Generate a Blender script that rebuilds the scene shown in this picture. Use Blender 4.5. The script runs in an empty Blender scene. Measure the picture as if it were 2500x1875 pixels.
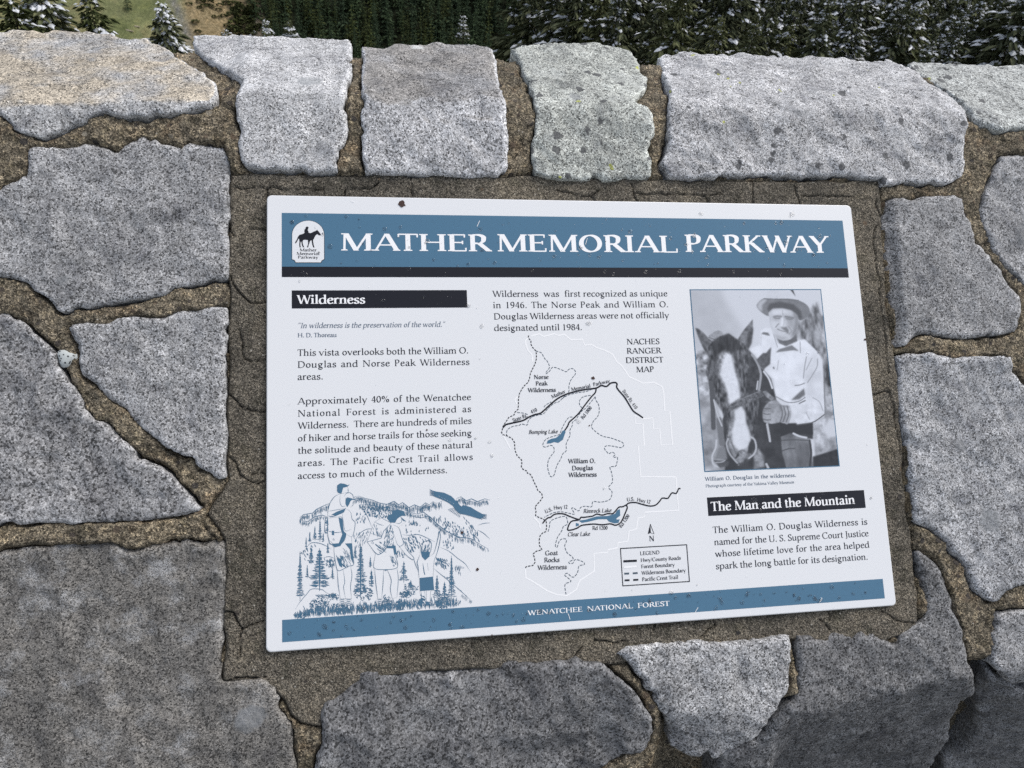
import bpy, math, random
import numpy as np
from mathutils import Vector, Matrix, geometry

random.seed(7)
rng = np.random.default_rng(11)
C = bpy.context.scene.collection
scene = bpy.context.scene

# ---------------------------------------------------------------- survey of the place
# The sign is a 36 x 25 inch panel set into a battered stone parapet.  Its pose in front of the
# camera was recovered from its four corners; everything below is laid out in metres from it.
DISP = 2500.0 / 2212.0
FOC = 1853.0
SIGN_W = 0.9144
TILT = math.radians(44.0)                     # the wall face leans back this far from vertical
_P = (np.array([[576.3, 421], [1838.3, 443], [1937, 1308], [574.3, 1410]]) * DISP - [1250, 937.5]) * [1, -1]
_A = []
for (x, y), (X, Y) in zip([(0, 0), (1, 0), (1, 1), (0, 1)], _P):
    _A.append([x, y, 1, 0, 0, 0, -X * x, -X * y, -X]); _A.append([0, 0, 0, x, y, 1, -Y * x, -Y * y, -Y])
_H = np.linalg.svd(np.array(_A))[2][-1].reshape(3, 3)
_M = np.diag([1 / FOC, 1 / FOC, -1]) @ _H
if _M[2, 2] > 0: _M = -_M
_M *= SIGN_W / np.linalg.norm(_M[:, 0])
SIGN_H = float(np.linalg.norm(_M[:, 1]))
_eu = _M[:, 0] / SIGN_W
_ev = -_M[:, 1]; _ev -= _eu * (_ev @ _eu); _ev /= np.linalg.norm(_ev)
_n = np.cross(_eu, _ev)
_cen = _M[:, 2] + _eu * SIGN_W / 2 - _ev * SIGN_H / 2
_up = _ev * math.cos(TILT) + _n * math.sin(TILT)
_yw = np.cross(_up, _eu)
RWC = np.array([_eu, _yw, _up])               # camera axes -> world axes
SC = np.array([0, 0, 0.62])                   # sign centre in the world
CAM = SC - RWC @ _cen
U = np.array([1.0, 0, 0]); V = np.array([0, math.sin(TILT), math.cos(TILT)]); N = np.array([0, -math.cos(TILT), math.sin(TILT)])

# ---------------------------------------------------------------- camera, sky, sun, exposure
cam_d = bpy.data.cameras.new('camera'); cam = bpy.data.objects.new('camera', cam_d); C.objects.link(cam)
m = Matrix.Identity(4)
for i in range(3):
    for j in range(3): m[i][j] = RWC[i, j]
    m[i][3] = CAM[i]
cam.matrix_world = m
cam_d.sensor_width = 36; cam_d.lens = FOC / 2500 * 36
cam_d.clip_start = 0.05; cam_d.clip_end = 6000
cam_d.dof.use_dof = True; cam_d.dof.focus_distance = 1.13; cam_d.dof.aperture_fstop = 18
scene.camera = cam

SUN_EL, SUN_AZ = math.radians(60), math.radians(82)     # azimuth clockwise from +Y (towards +X)
w = bpy.data.worlds.new('World'); scene.world = w; w.use_nodes = True
nt = w.node_tree; bg = nt.nodes['Background']
sky = nt.nodes.new('ShaderNodeTexSky'); sky.sky_type = 'NISHITA'; sky.sun_disc = False
sky.sun_elevation = SUN_EL; sky.sun_rotation = SUN_AZ; sky.altitude = 1600
sky.air_density = 1.0; sky.dust_density = 6.0; sky.ozone_density = 1.0
hsv = nt.nodes.new('ShaderNodeHueSaturation'); hsv.inputs['Saturation'].default_value = 0.50      # a thin cloud layer greys the blue
nt.links.new(sky.outputs[0], hsv.inputs['Color']); nt.links.new(hsv.outputs[0], bg.inputs[0]); bg.inputs[1].default_value = 0.125
sd = bpy.data.lights.new('sun', 'SUN'); sd.energy = 1.4; sd.angle = math.radians(40); sd.color = (1, 0.95, 0.88)
so = bpy.data.objects.new('sun', sd); C.objects.link(so)
so.rotation_euler = Vector((-math.sin(SUN_AZ) * math.cos(SUN_EL), -math.cos(SUN_AZ) * math.cos(SUN_EL), -math.sin(SUN_EL))).to_track_quat('-Z', 'Y').to_euler()
so.location = (6, -4, 12)
scene.view_settings.view_transform = 'Standard'; scene.view_settings.look = 'None'
scene.view_settings.exposure = 0.60; scene.view_settings.gamma = 1
scene.cycles.use_denoising = False
scene.cycles.max_bounces = 6; scene.cycles.transparent_max_bounces = 8

# ---------------------------------------------------------------- helpers
def P3(pts):  # noqa
    return [tuple(map(float, p)) for p in pts]

def mesh_obj(name, verts, faces, mat, parent=None, smooth=False, loc=None):
    me = bpy.data.meshes.new(name)
    verts = np.asarray(verts, dtype=np.float64).reshape(-1, 3)
    if loc is not None: verts = verts - np.asarray(loc)
    if isinstance(faces, np.ndarray):
        k = faces.shape[1]; n = len(faces)
        me.vertices.add(len(verts)); me.vertices.foreach_set('co', verts.astype(np.float32).ravel())
        me.loops.add(n * k); me.loops.foreach_set('vertex_index', faces.astype(np.int32).ravel())
        me.polygons.add(n); me.polygons.foreach_set('loop_start', np.arange(0, n * k, k, dtype=np.int32))
        me.update(calc_edges=True)
    else:
        me.from_pydata([tuple(v) for v in verts], [], faces)
    me.validate()
    if smooth: me.polygons.foreach_set('use_smooth', np.ones(len(me.polygons), dtype=bool))
    for mm in (mat if isinstance(mat, (list, tuple)) else [mat]): me.materials.append(mm)
    o = bpy.data.objects.new(name, me); C.objects.link(o)
    if loc is not None: o.location = loc
    if parent is not None:
        o.parent = parent
        if loc is not None: o.location = Vector(loc) - parent.location
    return o

def empty(name, loc, rot=None):
    o = bpy.data.objects.new(name, None); C.objects.link(o); o.location = loc; o.empty_display_size = 0.1
    if rot is not None: o.rotation_euler = rot
    return o

def tag(o, label=None, cat=None, group=None, kind=None):
    if label: o['label'] = label
    if cat: o['category'] = cat
    if group: o['group'] = group
    if kind: o['kind'] = kind
    return o

_tab = rng.random((256, 256))
def vnoise(x, y, seed=0):
    x = np.asarray(x) + seed * 17.31; y = np.asarray(y) + seed * 9.17
    xi = np.floor(x).astype(int); yi = np.floor(y).astype(int)
    fx = x - xi; fy = y - yi
    fx = fx * fx * fx * (fx * (fx * 6 - 15) + 10); fy = fy * fy * fy * (fy * (fy * 6 - 15) + 10)
    a = _tab[xi % 256, yi % 256]; b = _tab[(xi + 1) % 256, yi % 256]
    c = _tab[xi % 256, (yi + 1) % 256]; d = _tab[(xi + 1) % 256, (yi + 1) % 256]
    return (a * (1 - fx) + b * fx) * (1 - fy) + (c * (1 - fx) + d * fx) * fy - 0.5
def fbm(x, y, scale, octs=4, seed=0, gain=0.5):
    s = 0; a = 1.0; f = 1.0 / scale
    for o in range(octs):
        s = s + a * vnoise(x * f, y * f, seed + o * 3); a *= gain; f *= 2.03
    return s

def inside(px, py, poly):
    poly = np.asarray(poly); r = np.zeros(px.shape, bool)
    x0, y0 = poly[:, 0], poly[:, 1]; x1, y1 = np.roll(x0, -1), np.roll(y0, -1)
    for a, b, c, d in zip(x0, y0, x1, y1):
        if b == d: continue
        cond = ((b > py) != (d > py))
        r ^= cond & (px < (c - a) * (py - b) / (d - b) + a)
    return r
def seg_dist(px, py, poly, closed=True):
    poly = np.asarray(poly); best = np.full(px.shape, 1e9)
    q = np.roll(poly, -1, 0) if closed else poly[1:]
    p = poly if closed else poly[:-1]
    for (a, b), (c, d) in zip(p, q):
        dx, dy = c - a, d - b; L = dx * dx + dy * dy + 1e-18
        t = np.clip(((px - a) * dx + (py - b) * dy) / L, 0, 1)
        best = np.minimum(best, (px - a - t * dx) ** 2 + (py - b - t * dy) ** 2)
    return np.sqrt(best)
def resample(poly, step, closed=True):
    poly = np.asarray(poly, float)
    q = np.vstack([poly, poly[:1]]) if closed else poly
    L = np.r_[0, np.cumsum(np.linalg.norm(np.diff(q, axis=0), axis=1))]
    n = max(4, int(L[-1] / step)); s = np.linspace(0, L[-1], n + (0 if closed else 1), endpoint=not closed)
    return np.c_[np.interp(s, L, q[:, 0]), np.interp(s, L, q[:, 1])]
def catmull(pts, sub=6, closed=False):
    p = np.asarray(pts, float)
    if closed: p = np.vstack([p[-1:], p, p[:2]])
    else: p = np.vstack([2 * p[0] - p[1], p, 2 * p[-1] - p[-2]])
    out = []
    for i in range(1, len(p) - 2):
        for k in range(sub):
            t = k / sub; a, b, c, d = p[i - 1], p[i], p[i + 1], p[i + 2]
            out.append(0.5 * (2 * b + (c - a) * t + (2 * a - 5 * b + 4 * c - d) * t * t + (3 * b - 3 * c + d - a) * t ** 3))
    if not closed: out.append(p[-2])
    return np.array(out)

# survey notes were read off enlarged views: tag -> (x0, y0, enlargement)
VIEWS = {'D': (0, 0, 2212 / 2500), '1': (0, 0, 2.4578), '2': (800, 0, 2.4578), '3': (1600, 0, 2.4578), '4': (0, 600, 2.4578), '5': (0, 1200, 2.4578),
         '6': (800, 1200, 2.4578), '7': (1600, 1200, 2.4578), '8': (1600, 600, 2.4578),
         'T1': (680, 690, 4.424), 'T2': (680, 900, 4.424), 'T3': (1190, 800, 4.424), 'T4': (1190, 1150, 4.424), 'T5': (700, 1160, 4.424), 'T6': (1670, 1130, 4.424),
         'U': (1150, 480, 4.424), 'Q1': (600, 420, 5.53), 'Q2': (1800, 420, 5.53), 'Q3': (600, 1350, 5.53), 'Q4': (1850, 1300, 5.53), 'PH': (1670, 700, 5.53)}
def px(view, pts):
    x0, y0, k = VIEWS[view]; p = np.asarray(pts, float).reshape(-1, 2)
    return p / k + [x0, y0]
def rays(p):
    d = np.c_[(p[:, 0] - 1250) / FOC, -(p[:, 1] - 937.5) / FOC, -np.ones(len(p))]
    return d @ RWC.T
def project(X):
    c = (np.asarray(X) - CAM) @ RWC
    return np.c_[1250 + FOC * c[:, 0] / -c[:, 2], 937.5 - FOC * c[:, 1] / -c[:, 2]], -c[:, 2]
def on_plane(view, pts, h=0.0):
    """view notes -> (u, v) metres on the sign plane, origin at the sign centre"""
    d = rays(px(view, pts)); o = SC + N * h
    t = ((o - CAM) @ N) / (d @ N)
    X = CAM + d * t[:, None] - SC
    return np.c_[X @ U, X @ V]

# wall profile: front face, a ridge where the cap bends back, a lower bend where the base turns upright
_r = on_plane('D', [(-700, 225), (0, 230), (470, 222), (520, 200), (760, 202), (790, 214), (1090, 218), (1160, 232), (1410, 234), (1450, 230), (2070, 238), (2110, 262), (2212, 272), (2900, 290)])
_l = on_plane('D', [(-700, 2050), (400, 1960), (640, 1760), (700, 1680), (800, 1640), (1050, 1565), (1390, 1500), (1430, 1545), (1690, 1535), (1730, 1540), (1950, 1500), (2105, 1455), (2300, 1450), (2900, 1440)])
_k = (on_plane('D', [(640, 1600), (1390, 1540), (1440, 1540), (1690, 1540), (1745, 1540)])[:, 0], [0.30, 0.38, 0.60, 0.65, 1.0])
TOPDIR = np.array([0, math.cos(math.radians(7)), math.sin(math.radians(7))])
DOWN = np.array([0, 0.09, -1.0]) / math.hypot(0.09, 1)
BACK = np.array([0, 0.08, -1.0])
def softp(x, k): return k * np.logaddexp(0, x / k)
def vr(u): return np.interp(u, _r[:, 0], _r[:, 1])
def vl(u): return np.interp(u, _l[:, 0], _l[:, 1])
_vb = None
def wall(u, v, back=False):
    u = np.asarray(u, float); v = np.asarray(v, float)
    X = SC + u[:, None] * U + v[:, None] * V
    X = X + softp(v - vr(u), 0.0045)[:, None] * (TOPDIR - V)
    kk = np.interp(u, _k[0], _k[1])[:, None]; dn = (1 - kk) * -V + kk * DOWN; dn /= np.linalg.norm(dn, axis=1)[:, None]
    X = X + softp(vl(u) - v, 0.006)[:, None] * (dn + V)
    if back: X = X + softp(v - np.interp(u, _vb[:, 0], _vb[:, 1]), 0.01)[:, None] * (BACK - TOPDIR)
    return X
def wall_n(u, v, back=False):
    e = 2e-3
    a = wall(u + e, v, back) - wall(u - e, v, back); b = wall(u, v + e, back) - wall(u, v - e, back)
    a[:, 2] *= 0.3; a[:, 1] *= 0.3
    n = np.cross(a, b); return n / np.linalg.norm(n, axis=1)[:, None]
def to_wall(view, pts):
    """view notes -> (u, v) on the bent wall surface"""
    p = px(view, pts); uv = on_plane(view, pts)
    d = rays(p); lim = vr(uv[:, 0])
    for it in range(40):
        X = wall(uv[:, 0], uv[:, 1]); q, _ = project(X); e = p - q
        if np.abs(e).max() < 0.05: break
        s = 1e-4
        qu, _ = project(wall(uv[:, 0] + s, uv[:, 1])); qv, _ = project(wall(uv[:, 0], uv[:, 1] + s))
        J = np.stack([(qu - q) / s, (qv - q) / s], axis=2)
        st = np.linalg.solve(J, e[:, :, None])[:, :, 0]
        uv = uv + np.clip(st, -0.05, 0.05)
    return uv
_vb = to_wall('D', [(-700, 98), (0, 100), (390, 104), (765, 106), (1085, 114), (1400, 130), (1960, 140), (2212, 145), (2900, 160)])

# ---------------------------------------------------------------- materials
def new_mat(name):
    mt = bpy.data.materials.new(name); mt.use_nodes = True
    return mt, mt.node_tree, mt.node_tree.nodes['Principled BSDF']
def lin(r, g, b):
    f = lambda c: (c / 255 / 12.92) if c <= 10 else ((c / 255 + 0.055) / 1.055) ** 2.4
    return (f(r), f(g), f(b), 1)
class NT:
    def __init__(s, nt): s.nt = nt
    def n(s, t, **k):
        x = s.nt.nodes.new(t)
        for a, b in k.items():
            if a.startswith('i_'):
                x.inputs[int(a[2:]) if a[2:].isdigit() else a[2:]].default_value = b
            else: setattr(x, a, b)
        return x
    def l(s, a, b): s.nt.links.new(a, b)
    def noise(s, vec, scale, detail=4, rough=0.55, dist=0.0):
        x = s.n('ShaderNodeTexNoise'); x.inputs['Scale'].default_value = scale; x.inputs['Detail'].default_value = detail
        x.inputs['Roughness'].default_value = rough; x.inputs['Distortion'].default_value = dist; s.l(vec, x.inputs['Vector']); return x
    def vor(s, vec, scale, feat='F1', rnd=1.0):
        x = s.n('ShaderNodeTexVoronoi'); x.feature = feat; x.inputs['Scale'].default_value = scale; x.inputs['Randomness'].default_value = rnd; s.l(vec, x.inputs['Vector']); return x
    def ramp(s, fac, stops, interp='LINEAR'):
        x = s.n('ShaderNodeValToRGB'); x.color_ramp.interpolation = interp; e = x.color_ramp.elements
        while len(e) < len(stops): e.new(0.5)
        for k, (p, c) in enumerate(stops):
            e[k].position = p; e[k].color = c if len(c) == 4 else (*c, 1)
        s.l(fac, x.inputs[0]); return x.outputs[0]
    def mix(s, fac, a, b, mode='MIX'):
        x = s.n('ShaderNodeMix'); x.data_type = 'RGBA'; x.blend_type = mode
        for k, v in ((0, fac), (6, a), (7, b)):
            if isinstance(v, (int, float)): x.inputs[k].default_value = v
            elif isinstance(v, tuple): x.inputs[k].default_value = v if len(v) == 4 else (*v, 1)
            else: s.l(v, x.inputs[k])
        return x.outputs[2]
    def math(s, op, a, b=0.0):
        x = s.n('ShaderNodeMath'); x.operation = op
        for k, v in ((0, a), (1, b)):
            if isinstance(v, (int, float)): x.inputs[k].default_value = v
            else: s.l(v, x.inputs[k])
        return x.outputs[0]
    def bump(s, h, strength, dist, normal=None):
        x = s.n('ShaderNodeBump'); x.inputs['Strength'].default_value = strength; x.inputs['Distance'].default_value = dist
        s.l(h, x.inputs['Height'])
        if normal is not None: s.l(normal, x.inputs['Normal'])
        return x.outputs[0]
g3 = lambda v, t=(1, 1, 1): (v * t[0], v * t[1], v * t[2], 1)

def plain(name, col, rough=0.6, spec=0.5):
    mt, t, b = new_mat(name); b.inputs['Base Color'].default_value = col; b.inputs['Roughness'].default_value = rough
    b.inputs['Specular IOR Level'].default_value = spec
    return mt

def granite(name, val=0.30, tint=(0.96, 0.99, 1.06), pale=0.4, spots=0.0, tan=0.0, green=0.0, seed=0.0, dark=0.5, crack=0.5, stain=0.0, top=1.0, rosette=0.25):
    mt, t, b = new_mat(name); g = NT(t)
    tc = g.n('ShaderNodeTexCoord'); mp = g.n('ShaderNodeMapping'); g.l(tc.outputs['Object'], mp.inputs[0]); mp.inputs[1].default_value = (seed, seed * 0.7, -seed * 1.3); gs = 0.85 + 0.4 * ((seed * 7.7) % 1.0); mp.inputs[3].default_value = (gs, gs * (0.8 + 0.4 * ((seed * 3.3) % 1)), gs); mp.inputs[2].default_value = (seed, seed * 2, 0)
    vec = mp.outputs[0]
    cry = g.vor(vec, 470); bw = g.n('ShaderNodeSeparateColor'); g.l(cry.outputs['Color'], bw.inputs[0])
    d = 0.10 + 0.16 * dark
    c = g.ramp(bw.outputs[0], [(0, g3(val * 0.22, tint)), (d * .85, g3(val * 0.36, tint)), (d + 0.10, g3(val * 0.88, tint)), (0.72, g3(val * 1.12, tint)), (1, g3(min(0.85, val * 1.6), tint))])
    fine = g.noise(vec, 560, 3, 0.75)
    c = g.mix(0.8, c, g.ramp(fine.outputs[0], [(0.35, g3(0.18)), (0.43, g3(0.72)), (0.5, g3(1.06)), (0.66, g3(1.75))]), 'MULTIPLY')
    clump = g.noise(vec, 120, 5, 0.7)
    c = g.mix(0.75, c, g.ramp(clump.outputs[0], [(0.30, g3(0.42)), (0.46, g3(0.95)), (0.62, g3(1.12)), (0.75, g3(1.4))]), 'MULTIPLY')
    big = g.noise(vec, 15, 6, 0.66, 0.4)
    c = g.mix(0.85, c, g.ramp(big.outputs[0], [(0.32, g3(0.55, (0.97, 0.98, 1.03))), (0.45, g3(0.92)), (0.55, g3(1.06)), (0.70, g3(1.45))]), 'MULTIPLY')
    dk = g.noise(vec, 34, 6, 0.7, 0.7)
    c = g.mix(0.5, c, g.ramp(dk.outputs[0], [(0.34, g3(0.42)), (0.42, g3(0.85)), (0.5, g3(1.0)), (0.64, g3(1.12))]), 'MULTIPLY')
    # pale crustose lichen / weathering rind
    pn = g.noise(vec, 16, 8, 0.72, 0.15)
    pm = g.ramp(pn.outputs[0], [(0.64 - 0.25 * pale, (0, 0, 0, 1)), (0.76 - 0.22 * pale, (1, 1, 1, 1))])
    pm = g.math('MULTIPLY', pm, g.ramp(fine.outputs[0], [(0.42, (0.05, 0.05, 0.05, 1)), (0.54, (1, 1, 1, 1))]))
    c = g.mix(g.math('MULTIPLY', pm, min(0.85, 0.35 + 0.4 * pale)), c, g3(0.62, (0.97, 0.985, 1.0)))
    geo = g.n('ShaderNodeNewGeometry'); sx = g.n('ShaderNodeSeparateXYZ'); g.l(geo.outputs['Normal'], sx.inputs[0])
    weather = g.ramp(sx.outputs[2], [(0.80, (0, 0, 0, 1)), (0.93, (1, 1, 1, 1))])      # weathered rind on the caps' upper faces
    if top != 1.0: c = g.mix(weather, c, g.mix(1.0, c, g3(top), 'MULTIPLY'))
    if tan:
        tn = g.noise(vec, 9, 6, 0.6)
        c = g.mix(g.math('MULTIPLY', g.math('MULTIPLY', weather, g.ramp(tn.outputs[0], [(0.36, (0, 0, 0, 1)), (0.54, (1, 1, 1, 1))])), tan), c, g.mix(1.0, c, (1.15, 1.0, 0.78), 'MULTIPLY'))
    if green:
        c = g.mix(green, c, g.mix(1.0, c, (0.98, 1.03, 0.84), 'MULTIPLY'))
    if stain:
        sn = g.noise(vec, 7, 5, 0.6, 0.5)
        c = g.mix(g.math('MULTIPLY', g.ramp(sn.outputs[0], [(0.48, (0, 0, 0, 1)), (0.62, (1, 1, 1, 1))]), stain), c, g.mix(1.0, c, (0.40, 0.40, 0.42), 'MULTIPLY'))
    if spots:
        wob = g.noise(vec, 60, 3, 0.6)
        vm = g.n('ShaderNodeVectorMath'); vm.operation = 'MULTIPLY_ADD'; g.l(wob.outputs['Color'], vm.inputs[0]); vm.inputs[1].default_value = (0.016, 0.016, 0.016); g.l(vec, vm.inputs[2])
        sv = g.vor(vm.outputs[0], 44); sc = g.n('ShaderNodeSeparateColor'); g.l(sv.outputs['Color'], sc.inputs[0])
        rad = g.math('MULTIPLY', g.math('SUBTRACT', sc.outputs[0], 1 - spots), 0.75 / max(spots, 0.05) * 0.6)
        msk = g.math('MULTIPLY', g.math('SUBTRACT', rad, sv.outputs['Distance']), 14.0)
        cl = g.n('ShaderNodeClamp'); g.l(msk, cl.inputs[0])
        c = g.mix(g.math('MULTIPLY', cl.outputs[0], 0.85), c, g3(0.075, (0.98, 1.0, 1.04)))
        yv = g.vor(vm.outputs[0], 60); ys = g.n('ShaderNodeSeparateColor'); g.l(yv.outputs['Color'], ys.inputs[0])
        ym = g.math('MULTIPLY', g.math('GREATER_THAN', ys.outputs[1], 0.985), g.math('LESS_THAN', yv.outputs['Distance'], 0.28))
        c = g.mix(g.math('MULTIPLY', ym, 0.75), c, (0.42, 0.45, 0.06, 1))
    # arrises rubbed paler
    pt = g.ramp(geo.outputs['Pointiness'], [(0.515, (0, 0, 0, 1)), (0.57, (1, 1, 1, 1))])
    c = g.mix(g.math('MULTIPLY', pt, 0.5), c, g.mix(1.0, c, g3(1.7), 'MULTIPLY'))
    # smooth grey-white rosettes of old lichen, a few to a stone
    if rosette:
        w2 = g.noise(vec, 28, 4, 0.6); v2 = g.n('ShaderNodeVectorMath'); v2.operation = 'MULTIPLY_ADD'; g.l(w2.outputs['Color'], v2.inputs[0]); v2.inputs[1].default_value = (0.03, 0.03, 0.03); g.l(vec, v2.inputs[2])
        rv = g.vor(v2.outputs[0], 12); rs = g.n('ShaderNodeSeparateColor'); g.l(rv.outputs['Color'], rs.inputs[0])
        rad = g.math('MULTIPLY', g.math('SUBTRACT', rs.outputs[0], 1 - rosette), 0.28 / rosette)
        rm = g.n('ShaderNodeClamp'); g.l(g.math('MULTIPLY', g.math('SUBTRACT', rad, rv.outputs['Distance']), 18.0), rm.inputs[0])
        lo = 0.6 if rosette < 0.4 else 1.3
        rcol = g.ramp(rs.outputs[1], [(0.0, g3(val * lo, (0.96, 1.0, 1.04))), (0.5, g3(val * lo * 1.15, (0.95, 1.0, 1.03))), (0.6, g3(val * 1.5, (0.96, 1.0, 1.0))), (1.0, g3(val * 1.8, (0.97, 1.0, 0.98)))])
        c = g.mix(g.math('MULTIPLY', rm.outputs[0], 0.62), c, rcol)
    # hairline fissures
    cn = g.noise(vec, 46, 5, 0.6, 1.1)
    fis = g.ramp(cn.outputs[0], [(0.482, (0, 0, 0, 1)), (0.5, (1, 1, 1, 1)), (0.518, (0, 0, 0, 1))])
    sel = g.noise(vec, 17, 2, 0.5); fis = g.math('MULTIPLY', fis, g.ramp(sel.outputs[0], [(0.52, (0, 0, 0, 1)), (0.60, (1, 1, 1, 1))]))
    c = g.mix(g.math('MULTIPLY', fis, crack), c, g3(0.035))
    g.l(c, b.inputs['Base Color']); b.inputs['Roughness'].default_value = 0.82; b.inputs['Specular IOR Level'].default_value = 0.35
    h = g.math('ADD', g.math('MULTIPLY', fine.outputs[0], 0.5), g.math('MULTIPLY', clump.outputs[0], 1.2))
    h = g.math('SUBTRACT', h, g.math('MULTIPLY', fis, 0.5))
    g.l(g.bump(h, 0.75, 0.0022), b.inputs['Normal'])
    return mt

def mortar_mat(name, base, peb=0.5, grain=520, rust=0.3):
    mt, t, b = new_mat(name); g = NT(t)
    vec = g.n('ShaderNodeTexCoord').outputs['Object']
    s = g.vor(vec, grain); sc = g.n('ShaderNodeSeparateColor'); g.l(s.outputs['Color'], sc.inputs[0])
    c = g.ramp(sc.outputs[0], [(0, tuple(x * 0.25 for x in base)), (0.25, tuple(x * 0.6 for x in base)), (0.7, tuple(x * 1.15 for x in base)), (1, tuple(min(1, x * 2.0) for x in base))])
    f = g.noise(vec, 330, 4, 0.7)
    c = g.mix(0.7, c, g.ramp(f.outputs[0], [(0.33, g3(0.4)), (0.5, g3(1)), (0.68, g3(1.6))]), 'MULTIPLY')
    big = g.noise(vec, 11, 5, 0.6)
    c = g.mix(0.9, c, g.ramp(big.outputs[0], [(0.3, g3(0.55, (0.98, 1, 1.02))), (0.5, g3(1)), (0.7, g3(1.35, (1.03, 1, 0.94)))]), 'MULTIPLY')
    damp = g.noise(vec, 36, 6, 0.7, 0.5)
    c = g.mix(0.8, c, g.ramp(damp.outputs[0], [(0.34, g3(0.55, (0.96, 1.0, 0.94))), (0.46, g3(0.95)), (0.6, g3(1.1))]), 'MULTIPLY')
    if rust:
        rn = g.noise(vec, 24, 4, 0.6)
        c = g.mix(g.math('MULTIPLY', g.ramp(rn.outputs[0], [(0.54, (0, 0, 0, 1)), (0.68, (1, 1, 1, 1))]), rust), c, g.mix(1.0, c, (1.35, 0.95, 0.6), 'MULTIPLY'))
    gr = g.vor(vec, 200); gc = g.n('ShaderNodeSeparateColor'); g.l(gr.outputs['Color'], gc.inputs[0])
    c = g.mix(min(0.85, 0.15 + peb), c, g.ramp(gc.outputs[0], [(0, g3(0.45)), (0.3, g3(0.8)), (0.7, g3(1.05)), (1, g3(1.5, (1.03, 1, 0.93)))]), 'MULTIPLY')
    # pebbles of several colours showing in the mix
    pv = g.vor(vec, 78); pc = g.n('ShaderNodeSeparateColor'); g.l(pv.outputs['Color'], pc.inputs[0])
    rr = g.math('MULTIPLY', pc.outputs[2], 0.42)
    pm = g.math('MULTIPLY', g.math('GREATER_THAN', pc.outputs[1], 1 - 0.62 * peb), g.math('LESS_THAN', pv.outputs['Distance'], rr))
    pcol = g.ramp(pc.outputs[0], [(0, (0.05, 0.05, 0.055, 1)), (0.45, (0.12, 0.10, 0.085, 1)), (0.75, (0.22, 0.16, 0.11, 1)), (0.93, (0.30, 0.26, 0.2, 1)), (1, (0.6, 0.55, 0.45, 1))])
    c = g.mix(g.math('MULTIPLY', pm, 0.85), c, pcol)
    wv = g.vor(vec, 190); wc = g.n('ShaderNodeSeparateColor'); g.l(wv.outputs['Color'], wc.inputs[0])
    wm = g.math('MULTIPLY', g.math('GREATER_THAN', wc.outputs[0], 0.975), g.math('LESS_THAN', wv.outputs['Distance'], 0.25))
    c = g.mix(g.math('MULTIPLY', wm, 0.9), c, (0.62, 0.58, 0.5, 1))
    g.l(c, b.inputs['Base Color']); b.inputs['Roughness'].default_value = 0.92; b.inputs['Specular IOR Level'].default_value = 0.2
    h = g.math('ADD', g.math('MULTIPLY', f.outputs[0], 1.4), g.math('MULTIPLY', s.outputs['Distance'], 0.5))
    h = g.math('ADD', h, g.math('MULTIPLY', pm, 0.35))
    g.l(g.bump(h, 1.0, 0.005), b.inputs['Normal'])
    return mt
# ---------------------------------------------------------------- the parapet: mortar, cement bed, stones
WALL_O = np.array([0.0, 0.35, 0.0])
wall_root = tag(empty('stone_wall', WALL_O), 'grey granite rubble parapet with sandy mortar joints, the sign set into its face', 'stone wall')

S_ = {}   # every stone: outline pieces in survey views
S_['tan cap'] = [('1', [(-900, 200), (-60, 200), (100, 203), (230, 200), (400, 205), (560, 203), (690, 210), (740, 235), (880, 235), (940, 265), (1020, 300), (1080, 370), (1190, 440), (1300, 510), (1310, 560), (1290, 600), (1300, 630), (1150, 665), (1040, 690), (900, 712), (820, 700), (700, 690), (640, 665), (560, 680), (500, 735), (430, 740), (380, 775), (290, 810), (230, 830), (130, 800), (80, 780), (40, 725), (0, 690), (-60, 670), (-900, 690)])]
S_['white cap'] = [('1', [(1170, 230), (1300, 235), (1420, 232), (1560, 240), (1690, 233), (1900, 228), (2090, 240), (2120, 290), (2105, 340), (2110, 440), (2080, 520), (2065, 590), (2085, 660), (2090, 800), (2070, 870), (2040, 900), (2030, 1030), (1850, 1035), (1700, 1020), (1480, 1000), (1440, 950), (1425, 890), (1430, 800), (1415, 700), (1408, 630), (1420, 560), (1455, 485), (1420, 460), (1340, 420), (1270, 370), (1200, 320), (1165, 275)])]
S_['square cap'] = [('2', [(210, 290), (330, 285), (400, 272), (500, 265), (640, 262), (760, 268), (880, 270), (990, 290), (1000, 350), (1020, 420), (1035, 540), (1060, 620), (1060, 720), (1080, 830), (1085, 940), (1080, 1050), (900, 1058), (600, 1045), (350, 1040), (230, 1030), (210, 920), (200, 800), (190, 700), (205, 600), (205, 480), (215, 380)])]
S_['spotted cap'] = [('2', [(1095, 310), (1180, 290), (1300, 268), (1390, 255), (1470, 268), (1600, 262), (1720, 285), (1820, 305), (1860, 350), (1880, 400), (1930, 470), (1920, 500), (1890, 550), (1845, 600), (1850, 635), (1910, 650), (1945, 690), (1958, 800), (1945, 860), (1920, 900), (1945, 980), (1945, 1060), (1850, 1072), (1700, 1075), (1450, 1068), (1270, 1070), (1235, 1030), (1220, 940), (1215, 870), (1250, 800), (1250, 720), (1255, 650), (1240, 590), (1210, 480), (1160, 420), (1150, 360)])]
S_['long cap'] = [('3', [(15, 345), (60, 335), (110, 335), (140, 312), (300, 318), (500, 325), (640, 340), (800, 342), (1000, 355), (1250, 360), (1480, 385), (1510, 410), (1590, 460), (1700, 520), (1780, 600), (1850, 660), (1865, 720), (1858, 800), (1850, 920), (1860, 1000), (1840, 1060), (1750, 1105), (1600, 1100), (1440, 1100), (1365, 1110), (1355, 1075), (1200, 1062), (1000, 1055), (700, 1045), (500, 1060), (200, 1072), (90, 1065), (70, 1020), (35, 990), (60, 940), (75, 800), (80, 650), (80, 560), (60, 480), (40, 420)])]
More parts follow.
